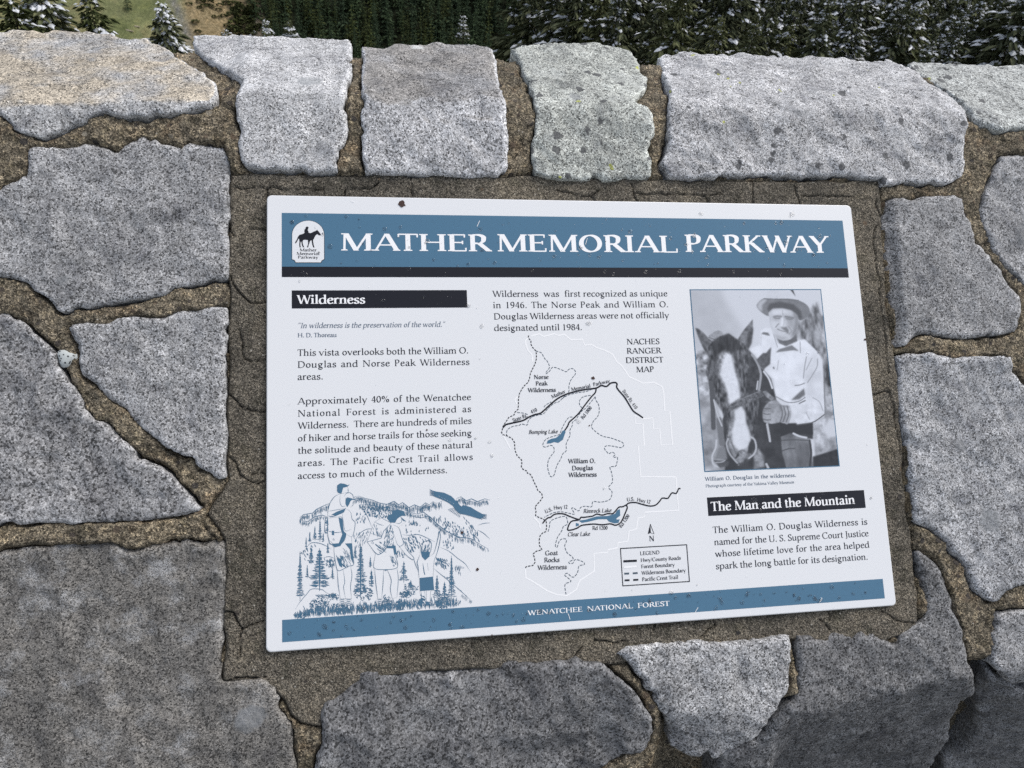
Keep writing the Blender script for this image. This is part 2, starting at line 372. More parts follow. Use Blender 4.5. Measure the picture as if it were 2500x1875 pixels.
S_['far cap'] = [('3', [(1510, 385), (1580, 378), (1700, 385), (1880, 385), (2000, 383), (2100, 395), (2212, 395), (2900, 415), (2900, 775), (2212, 770), (2150, 775), (2080, 800), (2030, 775), (1960, 745), (1925, 715), (1900, 690), (1860, 640), (1800, 590), (1740, 540), (1650, 480), (1560, 430)])]
S_['left block'] = [('1', [(165, 900), (200, 875), (420, 870), (540, 852), (600, 868), (700, 890), (760, 840), (830, 808), (920, 810), (960, 850), (1080, 868), (1140, 855), (1340, 870), (1350, 900), (1372, 960), (1372, 1200), (1366, 1400), (1362, 1665), (1250, 1690), (1040, 1720), (990, 1765), (850, 1790), (740, 1805), (600, 1830), (470, 1850), (370, 1867), (330, 1825), (280, 1790), (200, 1740), (165, 1695), (60, 1670), (0, 1655), (-700, 1560), (-700, 1180), (0, 1130), (20, 1110), (110, 1080), (160, 1050), (175, 990)])]
S_['wedge'] = [('4', [(400, 490), (420, 468), (520, 470), (640, 462), (700, 430), (830, 428), (960, 438), (1010, 410), (1080, 385), (1130, 390), (1250, 372), (1365, 365), (1362, 600), (1350, 800), (1355, 1100), (1352, 1390), (1320, 1400), (1285, 1395), (1240, 1350), (1150, 1285), (1050, 1240), (960, 1185), (880, 1115), (800, 1060), (740, 990), (650, 910), (560, 840), (490, 760), (470, 690), (460, 620), (430, 560)])]
S_['left slab'] = [('4', [(-800, 330), (0, 385), (60, 410), (110, 440), (170, 490), (230, 545), (280, 600), (330, 650), (340, 700), (380, 760), (430, 830), (490, 920), (530, 1000), (580, 1045), (640, 1055), (700, 1130), (780, 1200), (860, 1260), (960, 1330), (1050, 1410), (1130, 1490), (1215, 1570), (1190, 1600), (1080, 1625), (960, 1640), (760, 1652), (480, 1670), (350, 1662), (0, 1680), (-800, 1690)])]
S_['great block'] = [('5', [(-900, 395), (0, 362), (150, 345), (330, 325), (540, 308), (640, 305), (700, 330), (790, 350), (860, 340), (1000, 305), (1060, 275), (1130, 285), (1200, 300), (1280, 290), (1342, 300), (1342, 500), (1335, 700), (1328, 900), (1325, 1140), (1440, 1130), (1560, 1130), (1640, 1190), (1680, 1250), (1700, 1330), (1740, 1430), (1760, 1550), (1770, 1659), (1775, 2000), (-900, 2000)])]
S_['base stone'] = [('6', [(-80, 2000), (-80, 1659), (-66, 1580), (-40, 1480), (-36, 1400), (-46, 1330), (-16, 1260), (60, 1210), (130, 1130), (180, 1070), (280, 1085), (480, 1095), (640, 1080), (800, 1065), (1000, 1045), (1100, 1015), (1200, 1020), (1300, 1025), (1420, 1015), (1500, 985), (1540, 1020), (1640, 1030), (1700, 1060), (1740, 1110), (1830, 1180), (1880, 1240), (1900, 1300), (1940, 1360), (1950, 1440), (1930, 1500), (1900, 1560), (1840, 1600), (1700, 1640), (1640, 1700), (1600, 2000)])]
S_['pale base'] = [('7', [(-226, 975), (-166, 935), (0, 915), (280, 895), (330, 915), (400, 910), (560, 880), (700, 870), (805, 860), (812, 950), (815, 1080), (820, 1200), (760, 1260), (745, 1320), (680, 1370), (650, 1440), (610, 1490), (560, 1490), (430, 1550), (330, 1580), (200, 1590), (100, 1560), (95, 1480), (74, 1400), (14, 1290), (-46, 1200), (-106, 1080), (-170, 1010)])]
S_['dark base'] = [('7', [(860, 865), (930, 870), (970, 892), (1040, 884), (1085, 846), (1150, 850), (1195, 872), (1240, 842), (1300, 838), (1350, 880), (1400, 908), (1460, 900), (1500, 840), (1620, 790), (1650, 740), (1640, 640), (1625, 560), (1600, 480), (1580, 360), (1620, 360), (1680, 420), (1740, 480), (1780, 600), (1810, 680), (1830, 760), (1860, 860), (1870, 950), (1900, 1030), (1925, 1110), (1915, 1190), (1870, 1260), (1800, 1380), (1770, 1430), (1775, 1490), (1720, 1560), (1680, 1600), (1640, 1659), (1560, 2000), (380, 2000), (370, 1659), (400, 1580), (500, 1545), (610, 1510), (670, 1450), (710, 1385), (770, 1335), (805, 1265), (855, 1215), (858, 1100), (858, 980)])]
S_['right block'] = [('3', [(1380, 1180), (1500, 1172), (1550, 1195), (1600, 1172), (1800, 1170), (1860, 1180), (1868, 1290), (1900, 1340), (1920, 1430), (1970, 1510), (2040, 1590), (2110, 1675), (2180, 1785), (2190, 1875), (2175, 1985), (2100, 2005), (1980, 2020), (1860, 2030), (1780, 2020), (1700, 2005), (1610, 1995), (1560, 2025), (1510, 2070), (1470, 2080), (1450, 2065), (1455, 1955), (1430, 1825), (1420, 1675), (1405, 1475), (1390, 1400), (1378, 1250)])]
S_['right slab'] = [('8', [(1475, 660), (1530, 648), (1620, 640), (1700, 655), (1780, 665), (1900, 660), (2030, 665), (2110, 670), (2140, 730), (2180, 800), (2212, 830), (2500, 950), (2800, 1100), (2800, 2020), (2212, 2025), (2180, 2035), (2110, 2065), (2070, 2125), (2020, 2140), (1980, 2115), (1920, 2055), (1880, 1975), (1850, 1905), (1790, 1845), (1740, 1765), (1680, 1705), (1600, 1670), (1560, 1640), (1550, 1500), (1530, 1350), (1510, 1200), (1480, 1000), (1475, 800)])]
S_['edge stone'] = [('3', [(2085, 935), (2120, 925), (2212, 918), (2900, 900), (2900, 1880), (2400, 1780), (2212, 1690), (2180, 1640), (2110, 1590), (2050, 1500), (2000, 1420), (1975, 1340), (1965, 1240), (1990, 1160), (2030, 1080), (2060, 1000)])]
S_['corner stone'] = [('7', [(2060, 720), (2150, 715), (2212, 710), (2900, 690), (2900, 1100), (2212, 1160), (2150, 1175), (2100, 1150), (2060, 1120), (2040, 1040), (2030, 950), (2030, 860), (2045, 800)])]
S_['foot stone'] = [('7', [(1950, 1320), (1975, 1230), (2040, 1140), (2110, 1180), (2212, 1195), (2900, 1140), (2900, 2000), (1720, 2000), (1760, 1659), (1890, 1570), (1960, 1490), (1985, 1400)])]
OUT = {k: np.vstack([to_wall(vw, p) for vw, p in v]) for k, v in S_.items()}
# the parapet carries on past the view on both sides
EXTRA = {}
def more_stones():
    r = random.Random(77)
    for sd in (1, -1):
        for row, (lo, hi) in enumerate((('c0', 'c1'), (0.09, 0.36), (-0.24, 0.06), (-0.55, -0.27))):
            q0 = [o[(o[:, 1] > (vr(o[:, 0]) - .1 if row == 0 else lo)) & (o[:, 1] < (9 if row == 0 else hi))] for o in OUT.values()]
            x = max([float((o[:, 0] * sd).max()) for o in q0 if len(o)] + [1.0]) + r.uniform(.03, .05)
            while x < 1.75:
                w = r.uniform(.24, .40); x1 = min(x + w, 1.80); us_ = np.array([x, (x + x1) / 2, x1]) * sd
                a = (vr(us_) - 0.14 if row == 0 else np.full(3, lo)) + np.array([r.uniform(-.015, .015) for _ in range(3)])
                b = (np.interp(us_, _vb[:, 0], _vb[:, 1]) + .01 if row == 0 else np.full(3, hi)) + np.array([r.uniform(-.015, .015) for _ in range(3)])
                p = [(us_[i], a[i]) for i in range(3)] + [(us_[2] + sd * r.uniform(-.02, .01), (a[2] + b[2]) / 2)] + [(us_[i], b[i]) for i in (2, 1, 0)] + [(us_[0] + sd * r.uniform(-.01, .02), (a[0] + b[0]) / 2)]
                EXTRA[('cap ' if row == 0 else 'face ') + str(len(EXTRA))] = np.array(p); x = x1 + r.uniform(.025, .05)
more_stones()

MAT = {
 'tan cap': granite('granite_tan', 0.40, (1.0, 1.0, 0.99), pale=0.45, tan=0.9, seed=1.1, dark=0.3, crack=0.35),
 'white cap': granite('granite_white', 0.46, (1.0, 1.0, 1.0), pale=0.60, top=1.12, seed=2.3, dark=0.42, crack=0.3),
 'square cap': granite('granite_blue_grey', 0.46, (1.0, 1.0, 1.01), pale=0.55, seed=3.7, dark=0.45, tan=0.3, top=0.62, crack=0.35),
 'spotted cap': granite('granite_lichen', 0.43, (0.98, 1.0, 0.97), pale=0.42, spots=0.42, green=0.28, seed=4.9, dark=0.5, crack=0.35),
 'long cap': granite('granite_silver', 0.43, (1.0, 1.0, 1.005), pale=0.55, top=1.1, spots=0.30, seed=6.1, dark=0.5, crack=0.4),
 'far cap': granite('granite_silver_spotted', 0.43, (0.98, 1.0, 0.99), pale=0.5, spots=0.40, seed=7.3, dark=0.5, green=0.2),
 'left block': granite('granite_slate', 0.30, (1.0, 1.0, 1.005), pale=0.22, seed=8.9, dark=0.42, crack=0.25),
 'wedge': granite('granite_grey', 0.32, (1.0, 1.0, 1.005), pale=0.36, seed=9.7, dark=0.38, crack=0.25),
 'left slab': granite('granite_ash', 0.27, (1.0, 0.99, 0.99), pale=0.46, seed=11.3, dark=0.6, crack=0.45),
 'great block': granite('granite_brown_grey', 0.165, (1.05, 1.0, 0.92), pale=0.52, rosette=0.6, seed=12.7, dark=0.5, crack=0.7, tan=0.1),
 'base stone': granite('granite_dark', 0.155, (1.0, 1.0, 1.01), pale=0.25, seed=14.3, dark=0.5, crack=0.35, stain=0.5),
 'pale base': granite('granite_pale', 0.36, (1.0, 1.0, 1.0), pale=0.36, seed=15.1, dark=0.65, crack=0.2, stain=0.35),
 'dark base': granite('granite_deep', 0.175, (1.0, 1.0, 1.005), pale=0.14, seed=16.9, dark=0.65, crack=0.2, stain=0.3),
 'right block': granite('granite_mid', 0.28, (1.0, 1.0, 1.005), pale=0.22, seed=18.1, dark=0.45, crack=0.15),
 'right slab': granite('granite_crusted', 0.36, (0.99, 1.0, 1.02), pale=0.42, seed=19.3, dark=0.6, crack=0.85),
 'edge stone': granite('granite_edge', 0.31, (1.0, 1.0, 1.005), pale=0.32, seed=20.7, dark=0.4, crack=0.2),
 'corner stone': granite('granite_corner', 0.29, (1.0, 1.0, 1.005), pale=0.3, seed=21.9, dark=0.45, crack=0.3),
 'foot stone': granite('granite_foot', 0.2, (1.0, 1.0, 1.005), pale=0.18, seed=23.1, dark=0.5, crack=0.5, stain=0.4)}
LAB = {
 'tan cap': 'tan and white weathered capstone at the left end', 'white cap': 'whitish capstone with a pointed upper corner', 'square cap': 'squarish blue-grey capstone above the sign',
 'spotted cap': 'greenish grey capstone with dark lichen spots', 'long cap': 'long silver grey capstone, the widest of the caps', 'far cap': 'spotted capstone at the right end',
 'left block': 'slate grey block left of the sign header', 'wedge': 'three-cornered grey stone pointing down', 'left slab': 'ash grey slab tapering to a point at the right',
 'great block': 'big brownish grey block at the lower left', 'base stone': 'dark rounded stone under the sign', 'pale base': 'pale speckled stone under the sign',
 'dark base': 'dark angular stone at the lower right with a shadowed face', 'right block': 'mid grey block right of the sign header', 'right slab': 'crusted light grey slab right of the sign',
 'edge stone': 'bluish stone cut by the right edge', 'corner stone': 'small grey stone low at the right edge', 'foot stone': 'dark stone at the bottom right corner'}
#          face height, edge radius, bulge, roughness, tilt in u and v
HGT = {'tan cap': (0.005, 0.008, 0.004, 0.004), 'white cap': (0.004, 0.008, 0.004, 0.003), 'square cap': (0.005, 0.007, 0.004, 0.004), 'spotted cap': (0.005, 0.008, 0.004, 0.005),
       'long cap': (0.005, 0.007, 0.004, 0.005), 'far cap': (0.004, 0.008, 0.003, 0.004), 'left block': (0.001, 0.007, 0.004, 0.004), 'wedge': (0.001, 0.008, 0.004, 0.004),
       'left slab': (0.001, 0.010, 0.004, 0.005), 'great block': (-0.004, 0.012, 0.004, 0.005), 'base stone': (0.004, 0.022, 0.010, 0.006), 'pale base': (0.004, 0.016, 0.008, 0.005),
       'dark base': (0.002, 0.014, 0.006, 0.005), 'right block': (0.001, 0.010, 0.004, 0.003), 'right slab': (0.003, 0.010, 0.006, 0.005), 'edge stone': (0.001, 0.010, 0.004, 0.004),
       'corner stone': (0.0, 0.012, 0.005, 0.004), 'foot stone': (-0.010, 0.020, 0.008, 0.008)}
OUTJ = {}
for q_, k_ in enumerate(EXTRA):
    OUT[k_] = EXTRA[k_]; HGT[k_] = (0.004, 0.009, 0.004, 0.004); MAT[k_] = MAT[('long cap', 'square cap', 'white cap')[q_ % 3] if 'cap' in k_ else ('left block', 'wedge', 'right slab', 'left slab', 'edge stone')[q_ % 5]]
def build_stone(key, si):
    H0, R, bulge, rough = HGT[key]
    o = resample(OUT[key], 0.0042)
    # ragged edge
    d = np.roll(o, -1, 0) - np.roll(o, 1, 0); d /= np.linalg.norm(d, axis=1)[:, None] + 1e-9
    nn = np.c_[d[:, 1], -d[:, 0]]
    j = fbm(o[:, 0], o[:, 1], 0.030, 4, si, 0.6) * 0.0042; j -= np.clip(fbm(o[:, 0], o[:, 1], 0.022, 2, si + 3) - 0.28, 0, 1) * np.sign(np.sum(o[:, 0] * np.roll(o[:, 1], -1) - np.roll(o[:, 0], -1) * o[:, 1])) * 0.022
    o = o + nn * j[:, None]
    OUTJ[key] = o
    lo, hi = o.min(0), o.max(0); st = 0.0046
    gx, gy = np.meshgrid(np.arange(lo[0], hi[0], st), np.arange(lo[1], hi[1], st * 0.92)); gx = gx.copy(); gx[1::2] += st / 2
    gx = gx.ravel(); gy = gy.ravel()
    gx = gx + (rng.random(gx.shape) - .5) * st * .3; gy = gy + (rng.random(gy.shape) - .5) * st * .3
    k = inside(gx, gy, o); gx, gy = gx[k], gy[k]
    oc = resample(o, 0.008); dist = seg_dist(gx, gy, oc)
    k = dist > 0.0030; gx, gy, dist = gx[k], gy[k], dist[k]
    pts = np.vstack([o, np.c_[gx, gy]]); nb = len(o)
    res = geometry.delaunay_2d_cdt([Vector(p) for p in pts], [], [list(range(nb))], 1, 1e-7)
    vs = np.array([(v[0], v[1]) for v in res[0]]); fs = np.array([f for f in res[2] if len(f) == 3])
    a = vs[fs[:, 1]] - vs[fs[:, 0]]; b = vs[fs[:, 2]] - vs[fs[:, 0]]
    fl = (a[:, 0] * b[:, 1] - a[:, 1] * b[:, 0]) < 0; fs[fl] = fs[fl][:, ::-1]
    u, v = vs[:, 0], vs[:, 1]
    dd = seg_dist(u, v, oc); dd[:nb] = 0
    rr = R * 0.45 * (1 + 1.7 * fbm(u, v, 0.035, 3, si + 40)); rr = np.maximum(rr, R * 0.15)
    q = np.clip(dd / rr, 0, 1); edge = rr * 0.8 * (1 - np.sqrt(1 - (1 - q) ** 2))
    cu, cv = vs.mean(0)
    big = fbm(u, v, 0.16, 3, si + 9) * bulge * 2.2
    fac = np.abs(fbm(u, v, 0.06, 4, si + 21)) * -rough * 1.7; lg = fbm(u + 0.3 * v, v, 0.05, 3, si + 27); fac = fac + rough * 0.45 * np.clip(lg * 9, -.5, .5)
    fine = fbm(u, v, 0.016, 3, si + 33) * rough * 0.55
    h = H0 + big + fac + fine - edge
    if key == 'right block':      # a split bevel along its left side
        lf = np.vstack([OUT[key][-7:], OUT[key][:1]]); h = h - np.clip((0.020 - seg_dist(u, v, lf, False)) / 0.014, 0, 1) * 0.012
    # near the sign no stone face may climb over the panel
    ins = (np.abs(u) < SIGN_W / 2 + 0.02) & (np.abs(v) < SIGN_H / 2 + 0.02)
    h = np.where(ins, np.minimum(h, -0.002), h)
    X = wall(u, v); n = wall_n(u, v); X = X + n * h[:, None]
    # sides going down into the mortar
    ring = [list(range(nb))]
    verts = [X]; tot = len(X); faces = [fs]
    for dep, grow in ((0.012, 0.0004), (0.03, -0.001), (0.075, -0.006)):
        uu = o + nn * grow; B = wall(uu[:, 0], uu[:, 1]) + n[:nb] * (h[:nb] - dep)[:, None]
        verts.append(B); idx = list(range(tot, tot + nb)); tot += nb; p = ring[-1]
        r2 = np.roll(np.arange(nb), -1)
        A = np.array(p); I = np.array(idx)
        faces.append(np.c_[A[r2], A, I]); faces.append(np.c_[A[r2], I, I[r2]])
        ring.append(idx)
    F = np.vstack(faces)
    area = np.sum(o[:, 0] * np.roll(o[:, 1], -1) - np.roll(o[:, 0], -1) * o[:, 1])
    if area < 0:
        F[len(fs):] = F[len(fs):][:, ::-1]
    ob = mesh_obj('cap_stone' if 'cap' in key else 'face_stone', np.vstack(verts), F, MAT[key], wall_root, smooth=True, loc=WALL_O)
    ob.location = (0, 0, 0)
    if key in LAB: ob['label'] = LAB[key]
    return ob
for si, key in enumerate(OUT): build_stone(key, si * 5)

# cement bed polygon (smoother, greyer trowelled cement round the panel)
BED = to_wall('D', [(495, 368), (730, 368), (1100, 374), (1420, 380), (1905, 384), (1914, 430), (1922, 620), (1944, 745), (1952, 900), (1972, 1100), (1986, 1200), (1996, 1330), (1988, 1368), (1900, 1400), (1700, 1390), (1600, 1400), (1480, 1410), (1385, 1425), (1330, 1445), (1200, 1440), (1050, 1452), (900, 1465), (790, 1475), (712, 1530), (700, 1575), (640, 1570), (605, 1510), (560, 1480), (478, 1475), (478, 1300), (481, 1170), (440, 1110), (484, 1035), (488, 660), (490, 450)])
_b = resample(BED, 0.006); BEDJ = _b + np.c_[fbm(_b[:, 0], _b[:, 1], 0.03, 3, 71), fbm(_b[:, 0], _b[:, 1], 0.03, 3, 77)] * 0.006
CRACKS = [[('D', [(500, 396), (520, 402), (560, 397), (640, 404), (700, 402)])], [('D', [(576, 424), (577, 402)])], [('D', [(745, 424), (745, 404), (800, 402), (818, 388)])], [('D', [(888, 378), (888, 400), (892, 426)])],
          [('D', [(1208, 407), (1250, 415), (1280, 418), (1290, 436)])], [('D', [(1280, 418), (1296, 404)])], [('D', [(1368, 392), (1374, 412), (1380, 438)])], [('D', [(1380, 414), (1470, 413), (1560, 416)])], [('D', [(1526, 418), (1540, 440)])],
          [('D', [(1628, 385), (1630, 410), (1634, 440)])], [('D', [(1724, 402), (1730, 418), (1738, 442)])], [('D', [(1735, 418), (1790, 420), (1850, 418)])],
          [('3', [(1345, 1200), (1350, 1250), (1375, 1290)])], [('3', [(1340, 1340), (1330, 1420), (1335, 1520), (1350, 1620), (1375, 1700), (1365, 1800), (1390, 1900), (1405, 2050), (1420, 2240)])],
          [('8', [(1312, 895), (1360, 885), (1420, 870)])], [('8', [(1425, 880), (1450, 980), (1465, 1100), (1490, 1250), (1520, 1400), (1540, 1560), (1545, 1659)])],
          [('4', [(1370, 170), (1400, 235), (1450, 295), (1500, 340), (1590, 325)])], [('4', [(1420, 490), (1440, 580), (1460, 660), (1500, 690), (1590, 688)])], [('4', [(1370, 880), (1410, 920), (1440, 965), (1510, 992), (1590, 996)])],
          [('4', [(1365, 1260), (1400, 1300), (1420, 1375), (1480, 1415), (1590, 1420)])], [('4', [(1500, 1362), (1590, 1360)])],
          [('5', [(1340, 725), (1400, 735), (1425, 790), (1440, 830), (1510, 800), (1580, 780)])], [('5', [(1440, 830), (1430, 900), (1445, 1000)])], [('5', [(1335, 1140), (1400, 1130), (1480, 1125), (1590, 1122)])],
          [('5', [(1330, 300), (1250, 250), (1200, 180)])], [('1', [(1490, 1362), (1595, 1358)])], [('1', [(1595, 1120), (1598, 1165)])], [('1', [(1372, 1350), (1390, 1400)])],
          [('6', [(1500, 985), (1550, 935)])], [('6', [(1600, 895), (1720, 912), (1800, 915)])], [('7', [(290, 880), (370, 815), (378, 790)])], [('7', [(1060, 725), (1058, 770)])], [('7', [(1380, 715), (1450, 770), (1500, 790), (1600, 785), (1640, 745)])],
          [('7', [(1560, 180), (1575, 260), (1570, 400), (1600, 520), (1605, 640)])], [('7', [(1010, 770), (1040, 800), (1070, 840)])], [('1', [(1310, 605), (1360, 620), (1405, 640)])], [('6', [(1970, 800), (1968, 850)])]]
CR = [np.vstack([to_wall(vw, p) for vw, p in c]) for c in CRACKS]
def jag(c, s):
    r = resample(c, 0.006, closed=False)
    return r + np.c_[fbm(r[:, 0], r[:, 1], 0.012, 2, s), fbm(r[:, 0], r[:, 1], 0.012, 2, s + 5)] * 0.004
CR = [jag(c, 90 + i) for i, c in enumerate(CR)]
sgn = np.array([[-SIGN_W / 2, -SIGN_H / 2], [SIGN_W / 2, -SIGN_H / 2], [SIGN_W / 2, SIGN_H / 2], [-SIGN_W / 2, SIGN_H / 2]])

def grid_faces(nx, ny, keep):
    i = np.arange(nx * ny).reshape(ny, nx)
    f = np.stack([i[:-1, :-1], i[:-1, 1:], i[1:, 1:], i[1:, :-1]], -1).reshape(-1, 4)
    f = f[keep[f].all(1)]
    used = np.unique(f); remap = np.full(nx * ny, -1); remap[used] = np.arange(len(used))
    return remap[f], used

def build_mortar():
    us = np.unique(np.concatenate([np.arange(-1.84, -0.93, 0.008), np.arange(-0.93, 0.93, 0.0032), np.arange(0.93, 1.84, 0.008)])); vs = np.arange(-1.15, 1.25, 0.0032)
    gu, gv = np.meshgrid(us, vs); u = gu.ravel(); v = gv.ravel()
    vb = np.interp(u, _vb[:, 0], _vb[:, 1])
    keepv = v < vb + 0.30
    h = -0.0045 + fbm(u, v, 0.09, 3, 3) * 0.008 + fbm(u, v, 0.012, 4, 6, 0.62) * 0.0050
    h -= 0.045 * np.clip((vl(u) - v + 0.025) / 0.03, 0, 1) * np.clip((u - 0.07) / 0.04, 0, 1)
    # pebbles standing proud
    pebc = rng.random((900, 2)) * [2.3, 1.5] + [-1.15, -0.72]
    for (a, b), r in zip(pebc, rng.random(900) ** 2 * 0.0055 + 0.002):
        i0, i1 = np.searchsorted(us, [a - r, a + r]); j0, j1 = np.searchsorted(vs, [b - r, b + r])
        if i1 <= i0 or j1 <= j0: continue
        sub = (slice(j0, j1), slice(i0, i1)); H = h.reshape(gu.shape)
        q = 1 - ((gu[sub] - a) ** 2 + (gv[sub] - b) ** 2) / (r * r)
        H[sub] += np.sqrt(np.clip(q, 0, 1)) * r * 0.7
    hid = np.zeros(u.shape, bool)
    for k, o in OUTJ.items():
        lo, hi = o.min(0) - 0.02, o.max(0) + 0.02
        m = np.where((u > lo[0]) & (u < hi[0]) & (v > lo[1]) & (v < hi[1]))[0]
        if not len(m): continue
        oc = resample(o, 0.007); d = seg_dist(u[m], v[m], oc); ii = inside(u[m], v[m], oc)
        gap = np.clip(fbm(u[m], v[m], 0.045, 3, 55) * 3.6 + 0.28, 0, 1)
        drop = np.exp(-(d / 0.0029) ** 2) * gap * 0.024
        h[m] -= np.where(ii, 0, drop)
        h[m] = np.where(ii & (d > 0.004), np.minimum(h[m], -0.045), np.where(ii, np.minimum(h[m] - 0.02 * gap, -0.018), h[m]))
        hid[m] |= ii & (d > 0.02)
    bi = inside(u, v, BEDJ); bd = seg_dist(u, v, resample(BEDJ, 0.012))
    h = np.where(bi, np.minimum(h, -0.018), h)
    for c in CR:
        lo, hi = c.min(0) - 0.01, c.max(0) + 0.01
        m = np.where((u > lo[0]) & (u < hi[0]) & (v > lo[1]) & (v < hi[1]))[0]
        if len(m): h[m] -= np.exp(-(seg_dist(u[m], v[m], c, False) / 0.002) ** 2) * 0.008
    # cavities at the foot, lower right
    keep = keepv & ~hid & ~(bi & (bd > 0.012))
    X = wall(u, v, True); n = wall_n(u, v, True); X = X + n * h[:, None]
    keep &= X[:, 2] > -0.52
    F, used = grid_faces(len(us), len(vs), keep)
    ob = mesh_obj('mortar', X[used], F, MORTAR, wall_root, smooth=True, loc=WALL_O); ob.location = (0, 0, 0)
    return ob
MORTAR = mortar_mat('sandy_mortar', (0.295, 0.252, 0.185), peb=0.7, rust=0.22)
CEMENT = mortar_mat('trowelled_cement', (0.215, 0.192, 0.155), peb=0.07, grain=700, rust=0.0)
build_mortar()

def build_bed():
    st = 0.0017
    lo, hi = BEDJ.min(0), BEDJ.max(0)
    us = np.arange(lo[0] - .003, hi[0] + .003, st); vs = np.arange(lo[1] - .003, hi[1] + .003, st)
    gu, gv = np.meshgrid(us, vs); u = gu.ravel(); v = gv.ravel()
    under = (np.abs(u) < SIGN_W / 2 - 0.02) & (np.abs(v) < SIGN_H / 2 - 0.02)
    bi = inside(u, v, BEDJ); bd = seg_dist(u, v, resample(BEDJ, 0.01))
    h = -0.0085 + fbm(u, v, 0.12, 3, 15) * 0.003 + fbm(u, v, 0.007, 3, 18, 0.6) * 0.0016
    sd = np.maximum(np.abs(u) - SIGN_W / 2, np.abs(v) - SIGN_H / 2)
    h += np.clip(sd / 0.10, 0, 1) * 0.002
    h = np.where(sd < 0.01, np.minimum(h, -0.0075), h)
    q = np.clip(bd / 0.006, 0, 1); h -= 0.012 * (1 - q) ** 2
    for c in CR:
        lo2, hi2 = c.min(0) - 0.01, c.max(0) + 0.01
        m = np.where((u > lo2[0]) & (u < hi2[0]) & (v > lo2[1]) & (v < hi2[1]))[0]
        if len(m):
            wd = 0.0006 * (1 + 1.4 * np.clip(fbm(u[m], v[m], 0.02, 2, 61) + .2, 0, 1))
            h[m] -= np.exp(-(seg_dist(u[m], v[m], c, False) / wd) ** 2) * 0.007
    X = wall(u, v); n = wall_n(u, v); X = X + n * h[:, None]
    F, used = grid_faces(len(us), len(vs), bi & ~under)
    ob = mesh_obj('cement_bed', X[used], F, CEMENT, wall_root, smooth=True, loc=WALL_O); ob.location = (0, 0, 0)
    ob['label'] = 'cracked grey-brown trowelled cement round the sign'
build_bed()
# solid core so the parapet is closed behind and at its ends
def core():
    vb = float(np.interp(0, _vb[:, 0], _vb[:, 1]))
    prof = [wall(np.array([0.8]), np.array([v]))[0] for v in np.linspace(-1.2, vb - 0.03, 40)]
    n0 = [wall_n(np.array([0.8]), np.array([v]))[0] for v in np.linspace(-1.2, vb - 0.03, 40)]
    p = [(a - b * 0.11)[1:] for a, b in zip(prof, n0)]
    p = [q for q in p if q[1] > -0.55]
    p.append(np.array([p[-1][0], -0.6])); p.append(np.array([p[0][0], -0.6]))
    k = len(p); vs = [(-1.82, q[0], q[1]) for q in p] + [(1.82, q[0], q[1]) for q in p]
    fs = [[i, (i + 1) % k, k + (i + 1) % k, k + i] for i in range(k)] + [list(range(k))[::-1], list(range(k, 2 * k))]
    ob = mesh_obj('wall_core', vs, fs, MORTAR, wall_root, loc=WALL_O); ob.location = (0, 0, 0)
core()

def lichen():
    c = to_wall('D', [(138, 771)])[0]; pts = []; r = random.Random(2)
    for ring, hh in ((1.0, -0.004), (.8, .0015), (.4, .003)):
        for i in range(18): a = 6.283 * i / 18; q = 0.0115 * ring * (1 + .18 * math.sin(3 * a + 1) + r.uniform(-.1, .1)); pts.append((c[0] + q * math.cos(a), c[1] + q * math.sin(a) * 1.05, hh))
    p = np.array(pts); X = wall(p[:, 0], p[:, 1]) + wall_n(p[:, 0], p[:, 1]) * (p[:, 2] - 0.004)[:, None]
    f = [(k * 18 + i, k * 18 + (i + 1) % 18, k * 18 + 18 + (i + 1) % 18, k * 18 + 18 + i) for k in range(2) for i in range(18)] + [tuple(range(36, 54))]
    mt, t, b = new_mat('pale_lichen'); g = NT(t); v = g.vor(g.n('ShaderNodeTexCoord').outputs['Object'], 210)
    g.l(g.ramp(v.outputs['Distance'], [(0.22, (0.05, 0.055, 0.06, 1)), (0.34, (0.50, 0.53, 0.52, 1))]), b.inputs['Base Color']); b.inputs['Roughness'].default_value = .9
    o = mesh_obj('lichen_patch', X, f, mt, wall_root, smooth=True, loc=WALL_O); o['label'] = 'round white lichen rosette on the left mortar joint'
lichen()
